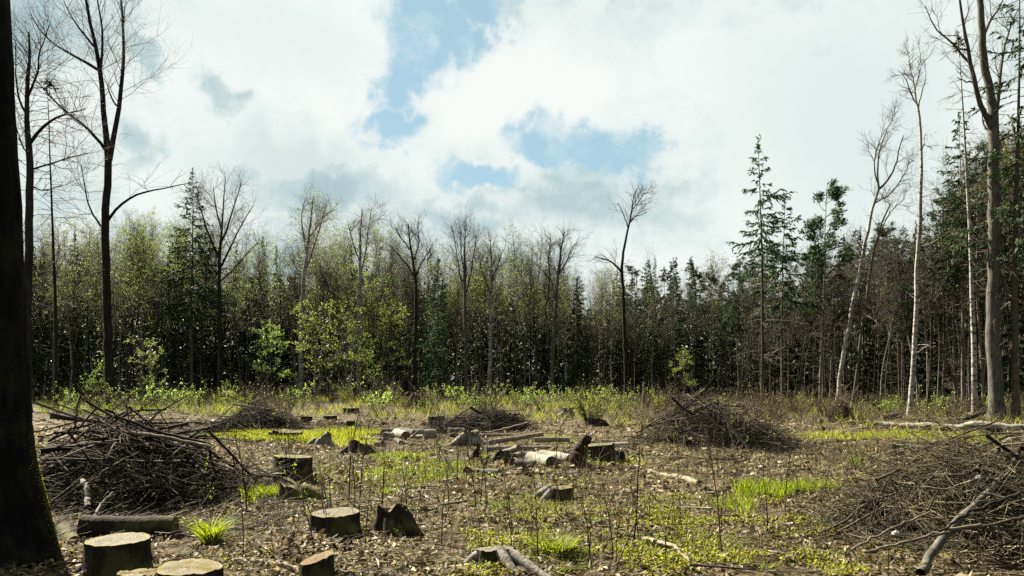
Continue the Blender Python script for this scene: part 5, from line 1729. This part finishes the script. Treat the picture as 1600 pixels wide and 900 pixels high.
def grass_field():
    rg = np.random.default_rng(821)
    g, gd = MB(), MB()

    def put(mb, X, Y, L, wid, spread=0.35, K=3, bend=0.5):
        n = len(X)
        P, S, Wd = blades(rg, n, np.stack([X, Y, hgt(X, Y) - 0.01], 1), L, wid, spread, bend, K)
        mb.ribbons(P, S, Wd)

    put(gd, *ell(rg, 15000, 488, 684, 1.9, 2.6), 0.20, 0.020)
    put(g, *ell(rg, 3000, 470, 682, 2.0, 2.2), 0.19, 0.016)
    put(g, *ell(rg, 620, 408, 781, 0.30, 0.45), 0.19, 0.016, 0.25)
    put(g, *ell(rg, 2300, 622, 714, 0.55, 1.3), 0.13, 0.012)
    put(g, *ell(rg, 2600, 655, 738, 1.0, 2.0), 0.12, 0.010)
    put(g, *ell(rg, 1500, 560, 745, 1.0, 1.4), 0.09, 0.008)
    put(g, *ell(rg, 1300, 830, 792, 0.8, 1.0), 0.09, 0.007)
    put(g, *ell(rg, 1700, 1010, 845, 1.2, 0.7), 0.08, 0.006, 0.6)
    put(g, *ell(rg, 900, 705, 730, 0.6, 1.2), 0.13, 0.010)
    put(g, *ell(rg, 1500, 1215, 776, 0.62, 0.42), 0.19, 0.010, 0.25)
    put(g, *ell(rg, 500, 1150, 790, 0.25, 0.5), 0.14, 0.009)
    put(g, *ell(rg, 1000, 972, 724, 0.55, 0.7), 0.11, 0.012)
    put(g, *ell(rg, 700, 865, 690, 0.5, 0.9), 0.13, 0.013)
    put(g, *ell(rg, 500, 780, 716, 0.5, 0.5), 0.11, 0.012)
    put(gd, *ell(rg, 7000, 1400, 686, 2.6, 1.7), 0.16, 0.014, 0.5)
    put(g, *ell(rg, 1600, 1470, 685, 1.7, 1.5), 0.17, 0.014, 0.4)
    put(g, *ell(rg, 1000, 866, 862, 0.42, 0.40), 0.08, 0.006, 0.6)
    # straw-coloured dead grass and soft green between the patches
    X, Y = scatter_px(rg, 16000, 330, 1560, 682, 905)
    k = patchiness(X, Y, 0.55, 4.2) + rg.normal(0, 0.35, len(X)) > 0.1
    put(gd, X[k], Y[k], 0.12, 0.0055, 1.6, 3, 0.8)
    # ragged yellow-green weeds along the wood
    X, Y = scatter_px(rg, 9000, 330, 960, 624, 658)
    k = patchiness(X, Y, 0.35, 1.0) > 0.0
    put(gd, X[k], Y[k], 0.50, 0.018, 0.4)
    X, Y = scatter_px(rg, 7000, 60, 420, 626, 655)
    k = patchiness(X, Y, 0.4, 2.0) > 0.1
    put(g, X[k], Y[k], 0.42, 0.018, 0.4)
    X, Y = scatter_px(rg, 8000, 950, 1640, 628, 668)
    k = patchiness(X, Y, 0.4, 3.0) > 0.1
    put(gd, X[k], Y[k], 0.38, 0.024, 0.4)
    # thin single blades through the clearing
    X, Y = scatter_px(rg, 17000, 330, 1450, 690, 905)
    k = patchiness(X, Y, 0.9, 0.5) + rg.normal(0, 0.3, len(X)) > 0.2
    put(g, X[k], Y[k], 0.10, 0.006, 0.5)
    link('grass', g.mesh('grass', ['grass']), label='fresh green grass growing in patches over the clearing', cat='grass', kind='stuff')
    link('grass', gd.mesh('grass', ['grass_dry']), label='yellow-green meadow grass in the sunny strips near the wood', cat='grass', kind='stuff')


grass_field()


def ground_cover():
    rg = np.random.default_rng(831)
    mb = MB()
    X, Y = scatter_px(rg, 26000, 640, 1420, 770, 910)
    px = 800 + X / Y * FPX
    m = patchiness(X, Y, 1.3, 0.2) + 0.8 * np.clip((px - 700) / 250, -1, 1) - 1.1 * np.clip((px - 1150) / 220, 0, 2) - 0.6 * np.clip((Y - 8.2) / 1.6, 0, 3)
    k = m > 0.38 + 0.95 * rg.random(len(X))
    X, Y = X[k], Y[k]
    X2, Y2 = scatter_px(rg, 9000, 100, 1560, 690, 910)
    k = patchiness(X2, Y2, 1.0, 1.7) > 0.75
    X, Y = np.concatenate([X, X2[k]]), np.concatenate([Y, Y2[k]])
    n = len(X)
    for j in range(3):
        a = rg.uniform(0, 6.28, n)
        D = np.stack([np.cos(a), np.sin(a), 0.5 + 0.5 * rg.random(n)], 1)
        s = 0.016 + 0.026 * rg.random(n)
        C = np.stack([X, Y, hgt(X, Y) + 0.012 + 0.05 * rg.random(n) ** 2], 1) + nrm(D) * s[:, None] * 0.5
        mb.leaves(C, D, np.stack([-np.sin(a), np.cos(a), np.zeros(n)], 1), s * 1.2, s * 0.75, 0, 0.15)
    link('ground_cover', mb.mesh('ground_cover', ['cover']), label='low fresh leaves of herbs covering the ground near the camera', cat='ground cover', kind='stuff')


ground_cover()


def litter():
    rg = np.random.default_rng(841)
    mb = MB()
    for n, y0, y1, sz, lift in ((46000, 770, 915, 0.054, 0.055), (32000, 700, 775, 0.085, 0.07), (15000, 655, 705, 0.13, 0.06)):
        X, Y = scatter_px(rg, n, -60, 1660, y0, y1)
        D = rg.normal(0, 1, (n, 3)) * np.array([1, 1, 0.55])
        S = rg.normal(0, 1, (n, 3)) * np.array([1, 1, 0.5])
        s = sz * np.clip(np.exp(rg.normal(-0.15, 0.45, n)), 0.3, 2.0)
        C = np.stack([X, Y, hgt(X, Y) + 0.006 + lift * rg.random(n) ** 2.2], 1)
        k = patchiness(X, Y, 0.8, 5.0) + rg.normal(0, 0.4, n) > -0.35
        mb.leaves(C[k], D[k], S[k], s[k], (s * rg.uniform(0.4, 0.75, n))[k], 0, 0.22)
    # strips of bark and splinters left by the saw
    n = 3400
    X, Y = scatter_px(rg, n, 60, 1560, 690, 910)
    D = rg.normal(0, 1, (n, 3)) * np.array([1, 0.8, 0.18])
    s = rg.uniform(0.08, 0.26, n)
    mb.leaves(np.stack([X, Y, hgt(X, Y) + 0.02 + 0.03 * rg.random(n)], 1), D, rg.normal(0, 1, (n, 3)) * np.array([1, 1, 0.4]), s, s * 0.16, 0, 0.25)
    link('leaf_litter', mb.mesh('leaf_litter', ['litter']), label='dry curled brown leaves littering the whole clearing', cat='leaf litter', kind='stuff')
    tw = MB()
    for n, y0, y1, L, r in ((5200, 760, 915, 0.26, 0.0030), (9000, 690, 765, 0.40, 0.0042), (3600, 645, 695, 0.7, 0.008)):
        X, Y = scatter_px(rg, n, -60, 1660, y0, y1)
        yaw = rg.normal(0, 0.9, n)
        D = np.stack([np.cos(yaw), np.sin(yaw), rg.normal(0, 0.10, n)], 1)
        P = grow(rg, np.stack([X, Y, hgt(X, Y) + 0.02 + 0.02 * rg.random(n)], 1), D, L * (0.35 + 1.1 * rg.random(n) ** 2), 2, 0.15)
        P[..., 2] = np.maximum(P[..., 2], hgt(P[..., 0], P[..., 1]) + 0.006)
        tw.tubes(P, taper(r * (0.6 + 0.9 * rg.random(n) ** 2), 2, 0.5), 3)
    n = 1700
    X, Y = scatter_px(rg, n, 40, 440, 745, 850)
    yaw = rg.normal(0.1, 0.8, n)
    P = grow(rg, np.stack([X, Y, hgt(X, Y) + 0.015 + 0.07 * rg.random(n) ** 2], 1), np.stack([np.cos(yaw), np.sin(yaw), rg.normal(0, 0.15, n)], 1), 0.2 + 0.5 * rg.random(n) ** 2, 4, 0.18)
    P[..., 2] = np.maximum(P[..., 2], hgt(P[..., 0], P[..., 1]) + 0.006)
    tw.tubes(P, taper(0.003 + 0.005 * rg.random(n) ** 2, 4, 0.5), 3, 1)
    # upright dead stalks of last year's weeds
    n = 9000
    X, Y = scatter_px(rg, n, 300, 1500, 685, 880)
    k = patchiness(X, Y, 0.8, 3.1) > -0.1
    X, Y = X[k], Y[k]
    n = len(X)
    P = grow(rg, np.stack([X, Y, hgt(X, Y) - 0.01], 1), np.stack([rg.normal(0, .25, n), rg.normal(0, .25, n), np.ones(n)], 1), 0.10 + 0.38 * rg.random(n) ** 2, 2, 0.1)
    tw.tubes(P, taper(np.full(n, 0.0030), 2, 0.5), 3)
    link('twig_litter', tw.mesh('twig_litter', ['litter_stick', 'twig_pile']), label='small dry twigs and stalks strewn over the clearing', cat='twig litter', kind='stuff')


litter()


def bramble():
    rg = np.random.default_rng(851)
    tw = MB()
    for n, px0, px1, y0, y1, hh, r in ((9000, 960, 1660, 626, 672, 0.8, 0.008), (3500, 560, 980, 628, 660, 0.6, 0.008), (2500, 60, 560, 626, 655, 0.7, 0.008), (1500, 1180, 1420, 690, 770, 0.35, 0.003)):
        X, Y = scatter_px(rg, n, px0, px1, y0, y1)
        k = patchiness(X, Y, 0.3, 0.3) > -0.55
        X, Y = X[k], Y[k]
        m = len(X)
        P = grow(rg, np.stack([X, Y, hgt(X, Y) - 0.02], 1), np.stack([rg.normal(0, .6, m), rg.normal(0, .6, m), np.ones(m)], 1), hh * (0.4 + 0.9 * rg.random(m)), 3, 0.25, (0, 0, -0.12))
        tw.tubes(P, taper(np.full(m, r) * (0.6 + 0.6 * rg.random(m)), 3, 0.4), 3)
    link('undergrowth', tw.mesh('undergrowth', ['bramble']), label='tangle of dry brown bramble canes along the wood', cat='undergrowth', kind='stuff')


bramble()


# ------------------------------------------------------------------ a few scraps left behind
def scrap(px, py, Y, w, label, seed, mat):
    rg = np.random.default_rng(seed)
    n, K = 12, 7
    a = np.arange(n) * 2 * np.pi / n
    t = np.linspace(0, 1, K)
    rr = np.sin(np.clip(t * 0.94 + 0.06, 0, 1) * PI)[:, None] * (1 + rg.normal(0, 0.22, (K, n)))
    v = np.stack([rr * np.cos(a) * w * .5, rr * np.sin(a) * w * .35, np.broadcast_to((t * w * .8)[:, None], rr.shape)], -1)
    i = np.arange(K * n).reshape(K, n)
    nx = np.roll(i, -1, 1)
    p = W(px, py, Y)
    link('scrap', MB().add(v, np.stack([i[:-1], nx[:-1], nx[1:], i[1:]], -1), 0, False).mesh('scrap', [mat]), loc=(p[0], p[1], p[2] - w * .4), label=label, cat='scrap')


m, t, out = new_mat('scrap_white')
principled(t, out, (0.22, 0.225, 0.22, 1), 0.5, t.noise(t.node('ShaderNodeTexCoord').outputs['Object'], 30.0), 0.4, 0.01)
scrap(1395, 757, 12.1, 0.09, 'small crumpled white scrap before the stump in dry weeds', 861, 'scrap_white')
scrap(1530, 746, 7.6, 0.07, 'torn white scrap caught in the spruce brush heap', 862, 'scrap_white')
scrap(1400, 833, 7.3, 0.07, 'greyish white scrap under the long sticks of the spruce heap', 863, 'scrap_white')
scrap(809, 797, 9.7, 0.10, 'pale scrap on the ground beyond the largest bright tuft', 864, 'scrap_white')
